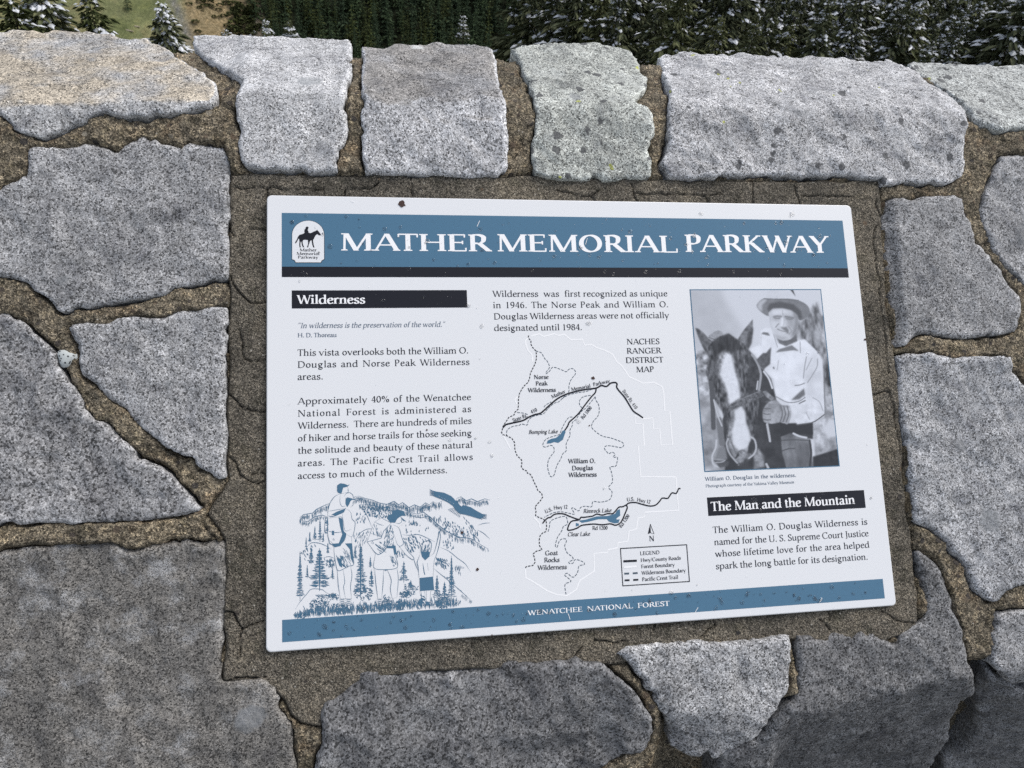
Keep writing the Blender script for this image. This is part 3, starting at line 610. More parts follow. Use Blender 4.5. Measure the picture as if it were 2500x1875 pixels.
# ---------------------------------------------------------------- ground, valley and far hillside
def terrain_z(x, y):
    x = np.asarray(x, float); y = np.asarray(y, float)
    z = np.interp(y, [-60, 1.2, 6, 25, 60, 110, 200, 330, 430, 470, 1200, 1500], [-0.45, -0.45, -1.2, -6, -16.2, -31, -68, -125, -163, -168, 240, 330])
    far = np.clip((y - 12) / 60, 0, 1)
    z = z + far * (fbm(x, y, 90, 3, 201) * 7 + fbm(x, y, 22, 3, 205) * 1.6)
    hill = np.clip((y - 440) / 80, 0, 1)
    z = z + hill * (fbm(x + y * .15, y * 0.35, 120, 4, 215) * 20)
    return z
def axis(parts):
    return np.unique(np.round(np.concatenate([np.arange(a, b, s) for a, b, s in parts]), 3))
def terrain():
    xs = axis([(-900, -400, 20), (-400, 420, 3.0), (420, 901, 20)]); ys = axis([(-60, 2, 2.0), (2, 60, 2.5), (60, 440, 8), (440, 720, 2.6), (720, 1501, 20)])
    gx, gy = np.meshgrid(xs, ys); x = gx.ravel(); y = gy.ravel()
    z = terrain_z(x, y)
    F, used = grid_faces(len(xs), len(ys), np.ones(len(x), bool))
    mt, t, b = new_mat('hillside'); g = NT(t)
    vec = g.n('ShaderNodeTexCoord').outputs['Object']
    a = g.noise(vec, 0.035, 5, 0.6); f = g.noise(vec, 0.6, 5, 0.7)
    grass = g.ramp(a.outputs[0], [(0.3, (0.145, 0.165, 0.070, 1)), (0.5, (0.205, 0.215, 0.105, 1)), (0.65, (0.29, 0.25, 0.125, 1))])
    soil = g.ramp(f.outputs[0], [(0.3, (0.17, 0.125, 0.06, 1)), (0.5, (0.25, 0.20, 0.115, 1)), (0.7, (0.38, 0.29, 0.17, 1))])
    at = g.n('ShaderNodeAttribute'); at.attribute_name = 'cover'; sp = g.n('ShaderNodeSeparateColor'); g.l(at.outputs['Color'], sp.inputs[0])
    c = g.mix(sp.outputs[0], grass, soil)
    c = g.mix(sp.outputs[1], c, g.ramp(f.outputs[0], [(0.3, (0.09, 0.09, 0.085, 1)), (0.7, (0.30, 0.29, 0.27, 1))]))
    c = g.mix(sp.outputs[2], c, (0.018, 0.022, 0.012, 1))
    md = g.noise(vec, 0.16, 6, 0.7)
    c = g.mix(0.8, c, g.ramp(md.outputs[0], [(0.3, g3(0.6, (0.95, 1, 0.9))), (0.5, g3(1)), (0.7, g3(1.35, (1.08, 1, 0.9)))]), 'MULTIPLY')
    c = g.mix(0.7, c, g.ramp(f.outputs[0], [(0.3, g3(0.6)), (0.5, g3(1)), (0.7, g3(1.35))]), 'MULTIPLY')
    g.l(c, b.inputs['Base Color']); b.inputs['Roughness'].default_value = 0.95; b.inputs['Specular IOR Level'].default_value = 0.1
    g.l(g.bump(f.outputs[0], 0.8, 1.2), b.inputs['Normal'])
    ob = mesh_obj('hillside', np.c_[x, y, z], F, mt, smooth=True); tag(ob, kind='structure')
    # cover: r = bare soil, g = gravel gully, b = forest floor, laid out on the far slope
    soilm = np.clip((x - _edge_soil(y)) / 9 + fbm(x, y, 26, 4, 231) * 2.2, 0, 1)
    gul = np.exp(-((x - _gully(y)) / 3.2) ** 2) * np.clip(0.75 + fbm(x, y, 12, 3, 236), 0, 1) + 0.7 * np.exp(-((x - _gully(y) - 30 - (y - 520) * 0.35) / 3.5) ** 2)
    forest = np.clip((x - _edge_forest(y)) / 8 + 0.4, 0, 1)
    col = np.c_[soilm, np.clip(gul, 0, 1), forest, np.ones(len(x))] * (y > 300)[:, None]
    near = y < 440
    col[near] = [0.2, 0, 0.25, 1]
    ca = ob.data.color_attributes.new('cover', 'FLOAT_COLOR', 'POINT'); ca.data.foreach_set('color', col.astype(np.float32).ravel())
    return ob
def hit(view, p):
    """where a sight line of the survey meets the hillside"""
    d = rays(px(view, [p]))[0]; t = np.linspace(20, 1500, 6000); X = CAM[None] + t[:, None] * d[None]
    below = X[:, 2] < terrain_z(X[:, 0], X[:, 1]); below &= X[:, 1] > 300
    i = np.argmax(below); return X[i]
_g = np.array([hit('D', p) for p in [(372, 0), (385, 25), (398, 60), (412, 95), (430, 125)]]); _g = _g[np.argsort(_g[:, 1])]
_gully = lambda y: np.interp(y, _g[:, 1], _g[:, 0])
_s = np.array([hit('D', p) for p in [(385, 0), (400, 40), (405, 95)]]); _s = _s[np.argsort(_s[:, 1])]
_edge_soil = lambda y: np.interp(y, _s[:, 1], _s[:, 0])
_f = np.array([hit('D', p) for p in [(552, 0), (560, 40), (585, 85)]]); _f = _f[np.argsort(_f[:, 1])]
_edge_forest = lambda y: np.interp(y, _f[:, 1], _f[:, 0])
terrain()
yy = axis([(-60, 0.3, 2)])
gr = mesh_obj('gravel_path', [(-30, -40, -0.42), (30, -40, -0.42), (30, 0.05, -0.42), (-30, 0.05, -0.42)], [(0, 1, 2, 3)], mortar_mat('gravel', (0.16, 0.15, 0.13), peb=1.0, grain=160, rust=0.1)); tag(gr, kind='structure')

# ---------------------------------------------------------------- trees
def foliage(name, c0, c1, rough=0.8):
    mt, t, b = new_mat(name); g = NT(t)
    vec = g.n('ShaderNodeTexCoord').outputs['Object']; oi = g.n('ShaderNodeObjectInfo')
    n = g.noise(vec, 2.2, 4, 0.7); c = g.ramp(n.outputs[0], [(0.3, c0), (0.7, c1)])
    c = g.mix(0.55, c, g.ramp(oi.outputs['Random'], [(0, g3(0.55)), (0.5, g3(1.0)), (1, g3(1.5, (1.1, 1.05, 0.8)))]), 'MULTIPLY')
    g.l(c, b.inputs['Base Color']); b.inputs['Roughness'].default_value = rough; b.inputs['Specular IOR Level'].default_value = 0.15
    return mt
DARKF = foliage('dark_needles', (0.023, 0.040, 0.025, 1), (0.074, 0.108, 0.054, 1))
MIDF = foliage('olive_needles', (0.035, 0.050, 0.018, 1), (0.105, 0.120, 0.042, 1))
BLUEF = foliage('snowy_needles', (0.050, 0.068, 0.036, 1), (0.165, 0.172, 0.095, 1))
BUSHF = foliage('shrub_leaves', (0.03, 0.04, 0.015, 1), (0.10, 0.11, 0.04, 1))
SNOW = plain('snow', (0.74, 0.76, 0.79, 1), 0.6, 0.3)
BARK = plain('bark', (0.06, 0.05, 0.04, 1), 0.9, 0.2)

def clump(v, f, c, d, L, wd, r, droop, n=2):
    """a spray of needles: n crossed leaf-shaped faces"""
    side = np.cross(d, [0, 0, 1.0]); side /= np.linalg.norm(side) + 1e-9
    for k in range(n):
        a = r.uniform(-0.9, 0.9); s = side * math.cos(a) + np.array([0, 0, 1.0]) * math.sin(a)
        tip = c + d * L + np.array([0, 0, -droop * L]); i = len(v)
        mid = c + d * L * 0.45 + np.array([0, 0, -droop * L * .3])
        v += [c - s * wd * .25, mid - s * wd, tip, mid + s * wd]; f.append((i, i + 1, i + 2, i + 3))
def conifer(h, half, whorls, arms, seed, snow=0.0, crown_from=0.08, ragged=0.3, sub=3, fl=1.0):
    r = random.Random(seed); v, f, sv, sf = [], [], [], []
    for i in range(whorls):
        t = (i + r.uniform(0, .6)) / whorls; z = h * (crown_from + (1 - crown_from) * t)
        R = half * (1 - t) ** 0.85 * (1 + r.uniform(-ragged, ragged) * .6) + half * 0.03
        bandsnow = r.choice((0.2, 0.7, 1.0, 1.5)); m = max(4, int(arms * (0.45 + 0.55 * (1 - t)))); ph = r.uniform(0, 6.28)
        for k in range(m):
            a = ph + 6.283 * k / m + r.uniform(-.35, .35); RR = R * r.uniform(1 - ragged, 1.08); snowy = r.random() < snow * bandsnow
            d = np.array([math.cos(a), math.sin(a), 0.10 - 0.25 * (1 - t)]); d /= np.linalg.norm(d)
            for q in range(sub):
                s0 = (0.18 + 0.72 * q / sub) * RR
                c = np.array([0, 0, z]) + d * s0 + np.array([r.uniform(-.06, .06), r.uniform(-.06, .06), r.uniform(-.05, .05)]) * half
                aa = a + r.uniform(-.7, .7); dd = np.array([math.cos(aa), math.sin(aa), -0.15]);
                L = RR * 0.42 * r.uniform(.7, 1.3) + half * .05; wd = (RR * 0.13 + half * 0.035) * r.uniform(.7, 1.3) * (3.6 / (sub + .6)) ** .5
                clump(v, f, c, dd, L, wd * .6, r, 0.25, 3)
                if snow and snowy and r.random() < .72:
                    c2 = c + np.array([0, 0, wd * .55 + .02 * half]); aa = a + r.uniform(-.4, .4); dd = np.array([math.cos(aa), math.sin(aa), -0.1])
                    L2 = L * r.uniform(.3, 1.0) * fl; w2 = wd * r.uniform(.3, 1.05) * fl; sd = np.array([-math.sin(aa), math.cos(aa), 0]); i0 = len(sv); up = np.array([0, 0, w2 * .7])
                    e = c2 + dd * L2 * 0.5
                    sv += [c2 - dd * .1 * L2, e - sd * w2, c2 + dd * L2 - up * .6, e + sd * w2, e + up]
                    sf += [(i0, i0 + 1, i0 + 4), (i0 + 1, i0 + 2, i0 + 4), (i0 + 2, i0 + 3, i0 + 4), (i0 + 3, i0, i0 + 4)]
    # leader
    clump(v, f, np.array([0, 0, h * .93]), np.array([0, 0, 1.0]) + 1e-3, h * .09, half * .05, r, 0, 3)
    return v, f, sv, sf
def trunk_mesh(h, rad):
    v, f = [], []
    for k in range(7):
        a = 6.283 * k / 7
        v += [(rad * math.cos(a), rad * math.sin(a), -0.6), (rad * .55 * math.cos(a), rad * .55 * math.sin(a), h * .5), (rad * .08 * math.cos(a), rad * .08 * math.sin(a), h * .97)]
    for k in range(7):
        j = (k + 1) % 7; f += [(3 * k, 3 * j, 3 * j + 1, 3 * k + 1), (3 * k + 1, 3 * j + 1, 3 * j + 2, 3 * k + 2)]
    return v, f
def tree_proto(h, half, whorls, arms, seed, mat, snow=0.0, **kw):
    root = empty('conifer', (0, 0, 0)); v, f, sv, sf = conifer(h, half, whorls, arms, seed, snow, **kw)
    tv, tf = trunk_mesh(h, max(0.06, h * 0.016))
    a = mesh_obj('trunk', tv, tf, BARK, root); n = len(v)
    b = mesh_obj('crown', v + sv, f + [tuple(q + n for q in t) for t in sf], [mat, SNOW], root)
    for i, p in enumerate(b.data.polygons): p.material_index = int(i >= len(f))
    return root
def copy_tree(root, loc, rz, s):
    c = root.copy(); C.objects.link(c); c.location = loc; c.rotation_euler = (0, 0, rz); c.scale = (s, s, s)
    for ch in root.children:
        d = ch.copy(); C.objects.link(d); d.parent = c
    return c
def place_by_top(view, top, dist, h, root_fn):
    d = rays(px(view, [top]))[0]; d = d / d[1]; X = CAM + d * dist
    return X

def near_tree(top, dist, h, half, seed, label, snow, mat=None, whorls=15, arms=13, sub=5, **kw):
    """a tree of height h whose tip stands on the sight line `top`, `dist` metres off"""
    X = place_by_top('D', top, dist, h, None)
    root = tree_proto(h, half, whorls, arms, seed, mat or BLUEF, snow, sub=sub, **kw)
    root.location = (X[0], X[1], X[2] - h); root['label'] = label; root['category'] = 'tree'; root['group'] = 'young conifers on the slope below the wall'
    # a shaded bank under the tree keeps it on the ground
    return root
NEAR = [near_tree((70, -75), 56, 8.4, 3.1, 3, 'broad snow-laden conifer by the left corner of the photo', 0.95, whorls=24, arms=16),
        near_tree((5, -60), 52, 8.0, 2.3, 5, 'dark olive conifer cut by the left edge of the photo', 0.22, MIDF, whorls=22, arms=14),
        near_tree((184, -35), 62, 7.6, 2.9, 8, 'thin brownish conifer with a dusting of snow, right of the broad snow-laden one', 0.45, MIDF, whorls=22, arms=12, ragged=0.5),
        near_tree((348, 10), 58, 6.4, 2.9, 12, 'bushy snow-covered conifer alone before the green meadow', 1.0, whorls=20, arms=15),
        near_tree((488, 62), 70, 4.6, 1.7, 17, 'tiny snowy conifer tip left of the whitish capstone', 0.9),
        near_tree((548, 66), 74, 4.6, 1.8, 19, 'left of two small snowy conifers above the whitish capstone', 0.9),
        near_tree((574, 42), 76, 5.4, 2.0, 23, 'taller of the small snowy conifers above the whitish capstone', 0.9),
        near_tree((624, 40), 78, 5.4, 1.9, 29, 'small snowy conifer against the dark forest edge', 0.9),
        near_tree((1002, 30), 95, 8.0, 2.0, 31, 'slim snow-dusted conifer above the squarish capstone', 0.9)]
# dense snow-dusted firs on the near slope to the right
protoR = [tree_proto(14, 3.2 + .3 * k, 34, 13, 41 + k, BLUEF, sn, ragged=0.75, sub=6, fl=0.95, crown_from=0.03) for k, sn in enumerate((0.5, 0.85, 0.22, 0.65, 0.35))]
rr = random.Random(5); nR = 0; first = [True] * 5
for row, (D, x0) in enumerate(((74, 1560), (88, 1420), (104, 1300), (122, 1200), (142, 1130))):
    xx = x0
    while xx < 2420:
        p = (xx, 40); d = rays(px('D', [p]))[0]; d = d / d[1]; X = CAM + d * (D + rr.uniform(-11, 11))
        k = rr.choice((0, 1, 3, 1, 4)) if xx > 1750 else rr.choice((0, 2, 4, 2))
        tipd = rays(px('D', [(xx, rr.uniform(-90, 70) - 26 * row)]))[0]; tipd = tipd / tipd[1]
        tip = CAM + tipd * X[1]; s = rr.uniform(.8, 1.15); s *= min(1.2, D / 95)
        loc = (X[0], X[1], tip[2] - 14 * s)
        if first[k]: o = protoR[k]; o.location = loc; o.rotation_euler = (0, 0, rr.uniform(0, 6.28)); o.scale = (s, s, s); first[k] = False
        else: o = copy_tree(protoR[k], loc, rr.uniform(0, 6.28), s)
        o['label'] = 'tall dark fir dusted with snow, in the dense stand at upper right'; o['category'] = 'tree'; o['group'] = 'snow-dusted firs in the stand at upper right'
        nR += 1; xx += 3.3 * s * 1853 / 1.13 / D * rr.uniform(.45, 1.25)
print('right firs', nR)
# the far forest: single-mesh trees, each one its own object; what stands hidden deepest is one mass
def far_mesh(seed, mat, h=1.0, half=0.19):
    v, f, sv, sf = conifer(h, half, 13, 8, seed, 0.0, crown_from=0.02, ragged=0.35, sub=2)
    tv, tf = trunk_mesh(h, .02); f = f + [tuple(q + len(v) for q in t) for t in tf]; v = v + tv
    me = bpy.data.meshes.new('far_conifer'); me.from_pydata([tuple(p) for p in v], [], f); me.materials.append(mat); return me
FM = [far_mesh(100 + k, (DARKF, DARKF, MIDF, DARKF)[k], half=(0.19, 0.24, 0.22, 0.17)[k]) for k in range(4)]
cand = []
r2 = random.Random(9)
for gy in np.arange(478, 690, 7.4):
    for gx in np.arange(-160, 470, 7.6):
        x = gx + r2.uniform(-5.5, 5.5); y = gy + r2.uniform(-5.5, 5.5)
        if x < _edge_forest(y) + r2.uniform(-6, 3): continue
        q, dep = project([[x, y, terrain_z(x, y) + 10]])
        if not (-40 < q[0, 0] < 2560 and -130 < q[0, 1] < 190): continue
        cand.append((x, y, r2.uniform(20, 33), r2.random(), q[0, 0], q[0, 1]))
cand.sort(key=lambda c: c[1])
print('far trees', len(cand))
IND, REST = cand, []
vis = [c for c in cand if c[4] < 1500 and 0 < c[5] < 135]
vis_set = set(id(c) for c in sorted(vis, key=lambda c: c[1])[:285])
IND = [c for c in cand if id(c) in vis_set]; REST = [c for c in cand if id(c) not in vis_set]
for (x, y, h, k, qx, qy) in IND:
    me = FM[2 if (k < .2) else int(k * 10) % 2 if k < .8 else 3]
    o = bpy.data.objects.new('forest_conifer', me); C.objects.link(o)
    o.location = (x, y, float(terrain_z(x, y)) - 0.5); o.scale = (h * r2.uniform(.85, 1.3), h * r2.uniform(.85, 1.3), h); o.rotation_euler = (0, 0, r2.uniform(0, 6.28))
    tag(o, 'dark green conifer in the dense forest on the far hillside', 'tree', 'conifers of the far forest')
V_, F_ = [], []; off = 0
base = [(np.array([v.co[:] for v in me.vertices]), np.array([p.vertices[:] for p in me.polygons if len(p.vertices) == 4])) for me in FM]
for (x, y, h, k, qx, qy) in REST:
    bv, bf = base[int(k * 4) % 4]; a = k * 40; ca, sa = math.cos(a), math.sin(a)
    w = np.c_[bv[:, 0] * ca - bv[:, 1] * sa, bv[:, 0] * sa + bv[:, 1] * ca, bv[:, 2]] * h
    V_.append(w + [x, y, float(terrain_z(x, y)) - 0.5]); F_.append(bf + off); off += len(bv)
if V_:
    o = mesh_obj('distant_forest', np.vstack(V_), np.vstack(F_), DARKF); tag(o, 'mass of dark forest deeper on the far hillside', 'forest', kind='stuff')
# shrubs and a lone tree on the far slope
def bush(seed):
    r = random.Random(seed); v, f = [], []
    for k in range(46):
        a = r.uniform(0, 6.28); e = r.uniform(0, 1.4); R = r.uniform(.35, 1) ** .5
        c = np.array([math.cos(a) * math.cos(e) * R, math.sin(a) * math.cos(e) * R, math.sin(e) * R * .8]); d = np.array([math.cos(a), math.sin(a), .3])
        clump(v, f, c * .75, d, .38, .2, r, .2)
    me = bpy.data.meshes.new('shrub'); me.from_pydata([tuple(p) for p in v], [], f); me.materials.append(BUSHF); return me
BM = [bush(300 + k) for k in range(3)]
r3 = random.Random(21)
sp = [(r3.uniform(405, 545), r3.uniform(0, 100), r3.uniform(1.4, 3.4)) for _ in range(34)] + [(r3.uniform(500, 556), r3.uniform(15, 75), r3.uniform(3, 5.5)) for _ in range(34)] + [(452, 6, 4), (440, 14, 3), (508, 12, 5.5)]
for k, (a, b_, s) in enumerate(sp):
    X = hit('D', (a, b_)); o = bpy.data.objects.new('shrub', BM[k % 3]); C.objects.link(o); o.location = X; o.scale = (s, s, s * r3.uniform(.7, 1.1)); o.rotation_euler = (0, 0, k)
    tag(o, 'small dark green shrub on the bare brown part of the far slope', 'shrub', 'shrubs on the brown slope')
X = hit('D', (277, 20)); o = bpy.data.objects.new('meadow_conifer', FM[1]); C.objects.link(o); o.location = X; o.scale = (11 * 1.5, 11 * 1.5, 11)
tag(o, 'lone dark conifer standing in the green meadow', 'tree')
LOGM = plain('weathered_wood', (0.42, 0.36, 0.27, 1), 0.9, 0.2)
for k, (a, b_, L, lab) in enumerate(((297, 59, 3.4, 'upper pale fallen log lying in the meadow'), (281, 68, 5.5, 'lower pale fallen log lying in the meadow beside the bushy snowy conifer'))):
    X = hit('D', (a, b_)); v, f = [], []
    for i in range(6):
        for q in range(8):
            rad = 0.55 * (1 - .08 * i) * (1 + .1 * math.sin(q * 3 + i)); v.append((-L / 2 + L * i / 5, rad * math.cos(q * .785), rad * math.sin(q * .785) + .4))
    for i in range(5):
        for q in range(8): f.append((i * 8 + q, i * 8 + (q + 1) % 8, i * 8 + 8 + (q + 1) % 8, i * 8 + 8 + q))
    f += [tuple(range(8))[::-1], tuple(range(40, 48))]
    o = mesh_obj('fallen_log', v, f, LOGM); o.location = X; o.rotation_euler = (0, 0, -.25 - .2 * k); tag(o, lab, 'log')
# ---------------------------------------------------------------- lettering: a broad-nib roman drawn stroke by stroke
class Pen:
    def __init__(s, W, t): s.W, s.t, s.p, s.adv = W, t, [], 0
    def poly(s, *pts): s.p.append(('P', [tuple(q) for q in pts]))
    def ser(s, x, y, l, r, up):
        h = s.t * 0.95
        if up: s.poly((x - l, y), (x + r, y), (x + r * .86, y + h), (x - l * .86, y + h))
        else: s.poly((x - l * .86, y - h), (x + r * .86, y - h), (x + r, y), (x - l, y))
    def st(s, x, y0, y1, b='b', t='b', w=None):
        w = w or s.W; k = w / 2 + 62
        s.poly((x - w / 2, y0), (x + w / 2, y0), (x + w / 2, y1), (x - w / 2, y1))
        for f, y, up in ((b, y0, 1), (t, y1, 0)):
            if f and not (f == 'l' and not up and y > 400 and s.low): s.ser(x, y, k if f in 'bl' else w / 2, k if f in 'br' else w / 2, up)
            elif f: s.poly((x - w / 2 - 62, y - 58), (x - w / 2, y - 62), (x - w / 2, y), (x - w / 2 - 10, y - 6))
    low = False
    def dg(s, x0, y0, x1, y1, w):
        L = math.hypot(x1 - x0, y1 - y0); hw = w * L / max(abs(y1 - y0), 1) / 2
        s.poly((x0 - hw, y0), (x0 + hw, y0), (x1 + hw, y1), (x1 - hw, y1))
    def hb(s, x0, x1, y, h=None):
        h = (h or s.t * 1.05) / 2; s.poly((x0, y - h), (x1, y - h), (x1, y + h), (x0, y + h))
    def tk(s, x, y0, y1, d):
        s.poly((x, y0), (x + s.t * .8 * d, y0), (x + s.t * .9 * d, y1), (x - d * 6, y1))
    def cv(s, pts, closed=False, phi=14, k=1.0, sub=6):
        q = catmull(pts, sub, closed); n = len(q)
        d = (np.roll(q, -1, 0) - np.roll(q, 1, 0)) if closed else np.gradient(q, axis=0)
        th = np.arctan2(d[:, 1], d[:, 0]); w = (s.t + (s.W * 1.08 - s.t) * np.abs(np.sin(th - math.radians(phi))) ** 1.3) * k / 2
        d /= np.linalg.norm(d, axis=1)[:, None] + 1e-9; nn = np.c_[-d[:, 1], d[:, 0]]
        s.p.append(('S', q + nn * w[:, None], q - nn * w[:, None], closed))
    def ell(s, cx, cy, rx, ry, phi=14):
        a = np.linspace(0, 2 * math.pi, 14, endpoint=False); s.cv(np.c_[cx + (rx - s.W * .42) * np.cos(a), cy + (ry - s.t * .4) * np.sin(a)], True, phi, 1, 3)
    def dot(s, x, y, r):
        s.poly(*[(x + r * math.cos(a * .785), y + r * math.sin(a * .785)) for a in range(8)])
def glyph(c, W, t):
    g = Pen(W, t); g.low = c.islower(); k = W / 88
    if c == 'A': g.dg(75, 0, 375, 700, t * 1.25); g.dg(690, 0, 395, 700, W); g.hb(180, 590, 235); g.ser(80, 0, 100, 100, 1); g.ser(685, 0, 120, 105, 1); g.adv = 770
    elif c == 'B': g.st(150, 0, 700, 'l', 'l'); g.cv([(150, 683), (350, 683), (450, 610), (455, 530), (430, 430), (330, 375), (150, 370)]); g.cv([(150, 370), (370, 368), (510, 290), (525, 190), (490, 70), (360, 17), (150, 17)]); g.adv = 611
    elif c in 'CG':
        g.cv([(625, 560), (560, 650), (420, 688), (250, 655), (115, 540), (80, 350), (120, 150), (270, 30), (420, 12), (550, 45), (640, 130)]); g.tk(625, 530, 690, 1); g.adv = 709
        if c == 'G': g.st(630, 30, 300, '', 'b'); g.adv = 763
    elif c == 'D': g.st(150, 0, 700, 'l', 'l'); g.cv([(150, 683), (380, 683), (590, 590), (690, 350), (590, 110), (380, 17), (150, 17)]); g.adv = 774
    elif c in 'EF':
        g.st(150, 0, 700, 'l' if c == 'E' else 'b', 'l'); g.hb(150, 520, 683); g.hb(150, 450, 362); g.tk(500, 570, 700, 1); g.tk(440, 290, 435, 1); g.adv = 611 if c == 'E' else 556
        if c == 'E': g.hb(150, 550, 17); g.tk(535, 0, 140, 1)
    elif c == 'H': g.st(150, 0, 700); g.st(680, 0, 700); g.hb(150, 680, 362); g.adv = 832
    elif c == 'I': g.st(170, 0, 700); g.adv = 340
    elif c == 'J': g.st(180, 60, 700, '', 'b'); g.cv([(180, 100), (176, 0), (130, -110), (40, -150)]); g.adv = 333
    elif c == 'K': g.st(150, 0, 700); g.dg(200, 330, 555, 700, t * 1.5); g.dg(650, 0, 290, 400, W * .95); g.ser(560, 700, 90, 80, 0); g.ser(650, 0, 60, 85, 1); g.adv = 726
    elif c == 'L': g.st(150, 0, 700, 'l', 'b'); g.hb(150, 560, 17); g.tk(548, 0, 165, 1); g.adv = 611
    elif c == 'M': g.dg(135, 0, 150, 700, t * 1.3); g.dg(185, 700, 470, 0, W); g.dg(475, 20, 800, 700, t * 1.4); g.st(815, 0, 700, 'b', 'r'); g.ser(135, 0, 95, 95, 1); g.ser(150, 700, 105, 40, 0); g.adv = 946
    elif c == 'N': g.dg(140, 0, 140, 700, t * 1.3); g.dg(150, 700, 680, 0, W); g.dg(690, 0, 690, 700, t * 1.3); g.ser(140, 0, 95, 95, 1); g.ser(690, 700, 95, 95, 0); g.ser(140, 700, 105, 40, 0); g.adv = 831
    elif c in 'OQ':
        g.ell(393, 350, 345, 355, 10); g.adv = 786
        if c == 'Q': g.dg(700, -170, 400, 30, W)
    elif c in 'PR':
        g.st(150, 0, 700, 'b', 'l'); g.adv = 604 if c == 'P' else 668
        g.cv([(150, 683), (340, 683), (465, 610), (480, 510), (445, 400), (330, 335), (150, 338)])
        if c == 'R': g.dg(635, 0, 335, 350, W * .98); g.ser(640, 0, 50, 85, 1)
    elif c == 'S': g.cv([(425, 560), (400, 650), (290, 688), (160, 650), (115, 540), (165, 425), (290, 355), (410, 275), (440, 165), (385, 50), (250, 12), (120, 50), (85, 150)]); g.tk(420, 540, 690, 1); g.tk(85, 10, 170, -1); g.adv = 525
    elif c == 'T': g.st(306, 0, 700, 'b', ''); g.hb(45, 570, 683); g.tk(55, 560, 700, -1); g.tk(560, 560, 700, 1); g.adv = 613
    elif c == 'U': g.st(140, 230, 700, '', 'b'); g.cv([(140, 250), (150, 120), (230, 35), (370, 12), (520, 35), (600, 120), (612, 250)], phi=0); g.dg(612, 230, 612, 700, t * 1.3); g.ser(612, 700, 95, 95, 0); g.adv = 750
    elif c == 'V': g.dg(75, 700, 355, 0, W); g.dg(360, 0, 635, 700, t * 1.3); g.ser(75, 700, 105, 105, 0); g.ser(640, 700, 95, 85, 0); g.adv = 710
    elif c == 'W': g.dg(75, 700, 295, 0, W); g.dg(300, 0, 510, 690, t * 1.3); g.dg(490, 700, 715, 0, W); g.dg(720, 0, 930, 700, t * 1.3); g.ser(75, 700, 105, 105, 0); g.ser(490, 700, 60, 60, 0); g.ser(930, 700, 90, 85, 0); g.adv = 1000
    elif c == 'X': g.dg(90, 700, 580, 0, W); g.dg(70, 0, 570, 700, t * 1.3); g.ser(90, 700, 95, 95, 0); g.ser(580, 0, 95, 95, 1); g.ser(75, 0, 90, 90, 1); g.ser(565, 700, 90, 90, 0); g.adv = 667
    elif c == 'Y': g.dg(75, 700, 335, 310, W); g.dg(345, 310, 610, 700, t * 1.4); g.st(340, 0, 330, 'b', ''); g.ser(75, 700, 90, 100, 0); g.ser(610, 700, 85, 80, 0); g.adv = 667
    elif c == 'Z': g.hb(70, 580, 683); g.hb(60, 600, 17); g.dg(100, 20, 560, 680, W); g.adv = 667
    elif c == 'a': g.cv([(90, 365), (140, 435), (235, 455), (320, 420), (345, 330)]); g.dg(345, 70, 345, 345, W); g.cv([(345, 110), (362, 30), (425, 15), (480, 50)]); g.cv([(340, 270), (230, 240), (115, 190), (80, 110), (125, 28), (215, 12), (340, 90)]); g.adv = 500
    elif c == 'b': g.st(105, 30, 740, '', 'l'); g.cv([(105, 340), (200, 440), (300, 455), (420, 400), (475, 240), (410, 65), (280, 10), (105, 50)]); g.adv = 553
    elif c == 'c': g.cv([(395, 370), (350, 440), (265, 456), (150, 410), (75, 250), (130, 65), (255, 12), (340, 28), (405, 85)]); g.adv = 444
    elif c in 'dq':
        g.st(460, 0 if c == 'd' else -250, 740 if c == 'd' else 460, 'r' if c == 'd' else 'b', 'l' if c == 'd' else ''); g.cv([(460, 400), (370, 452), (250, 452), (125, 380), (75, 220), (130, 55), (240, 10), (350, 40), (460, 130)]); g.adv = 600 if c == 'd' else 570
    elif c == 'e': g.cv([(80, 262), (240, 275), (405, 287)]); g.cv([(405, 285), (370, 405), (265, 456), (135, 400), (72, 240), (130, 65), (255, 12), (360, 40), (425, 100)]); g.adv = 479
    elif c == 'f': g.st(150, 0, 560, 'b', ''); g.cv([(150, 540), (165, 660), (235, 725), (315, 715), (350, 680)]); g.hb(45, 310, 443); g.adv = 333
    elif c == 'g': g.ell(235, 310, 185, 150); g.hb(360, 500, 435, t * 1.4); g.cv([(150, 195), (110, 130), (190, 80), (340, 70)]); g.ell(265, -90, 230, 125, 60); g.adv = 556
    elif c in 'hn': g.st(120, 0, 740 if c == 'h' else 465, 'b', 'l'); g.cv([(120, 310), (215, 425), (320, 455), (415, 410), (440, 290)]); g.st(440, 0, 310, 'b', ''); g.adv = 582
    elif c == 'i': g.st(148, 0, 465, 'b', 'l'); g.dot(148, 650, W * .62); g.adv = 291
    elif c == 'j': g.st(140, -80, 465, '', 'l'); g.cv([(140, -60), (110, -190), (30, -230)]); g.dot(140, 650, W * .62); g.adv = 260
    elif c == 'k': g.st(115, 0, 740, 'b', 'l'); g.dg(170, 215, 410, 465, t * 1.5); g.dg(500, 0, 235, 285, W * .95); g.ser(420, 465, 85, 65, 0); g.ser(500, 0, 50, 75, 1); g.adv = 556
    elif c == 'l': g.st(148, 0, 740, 'b', 'l'); g.adv = 291
    elif c == 'm':
        g.st(115, 0, 465, 'b', 'l')
        for x in (115, 420): g.cv([(x, 310), (x + 85, 425), (x + 180, 455), (x + 280, 410), (x + 305, 290)]); g.st(x + 305, 0, 310, 'b', '')
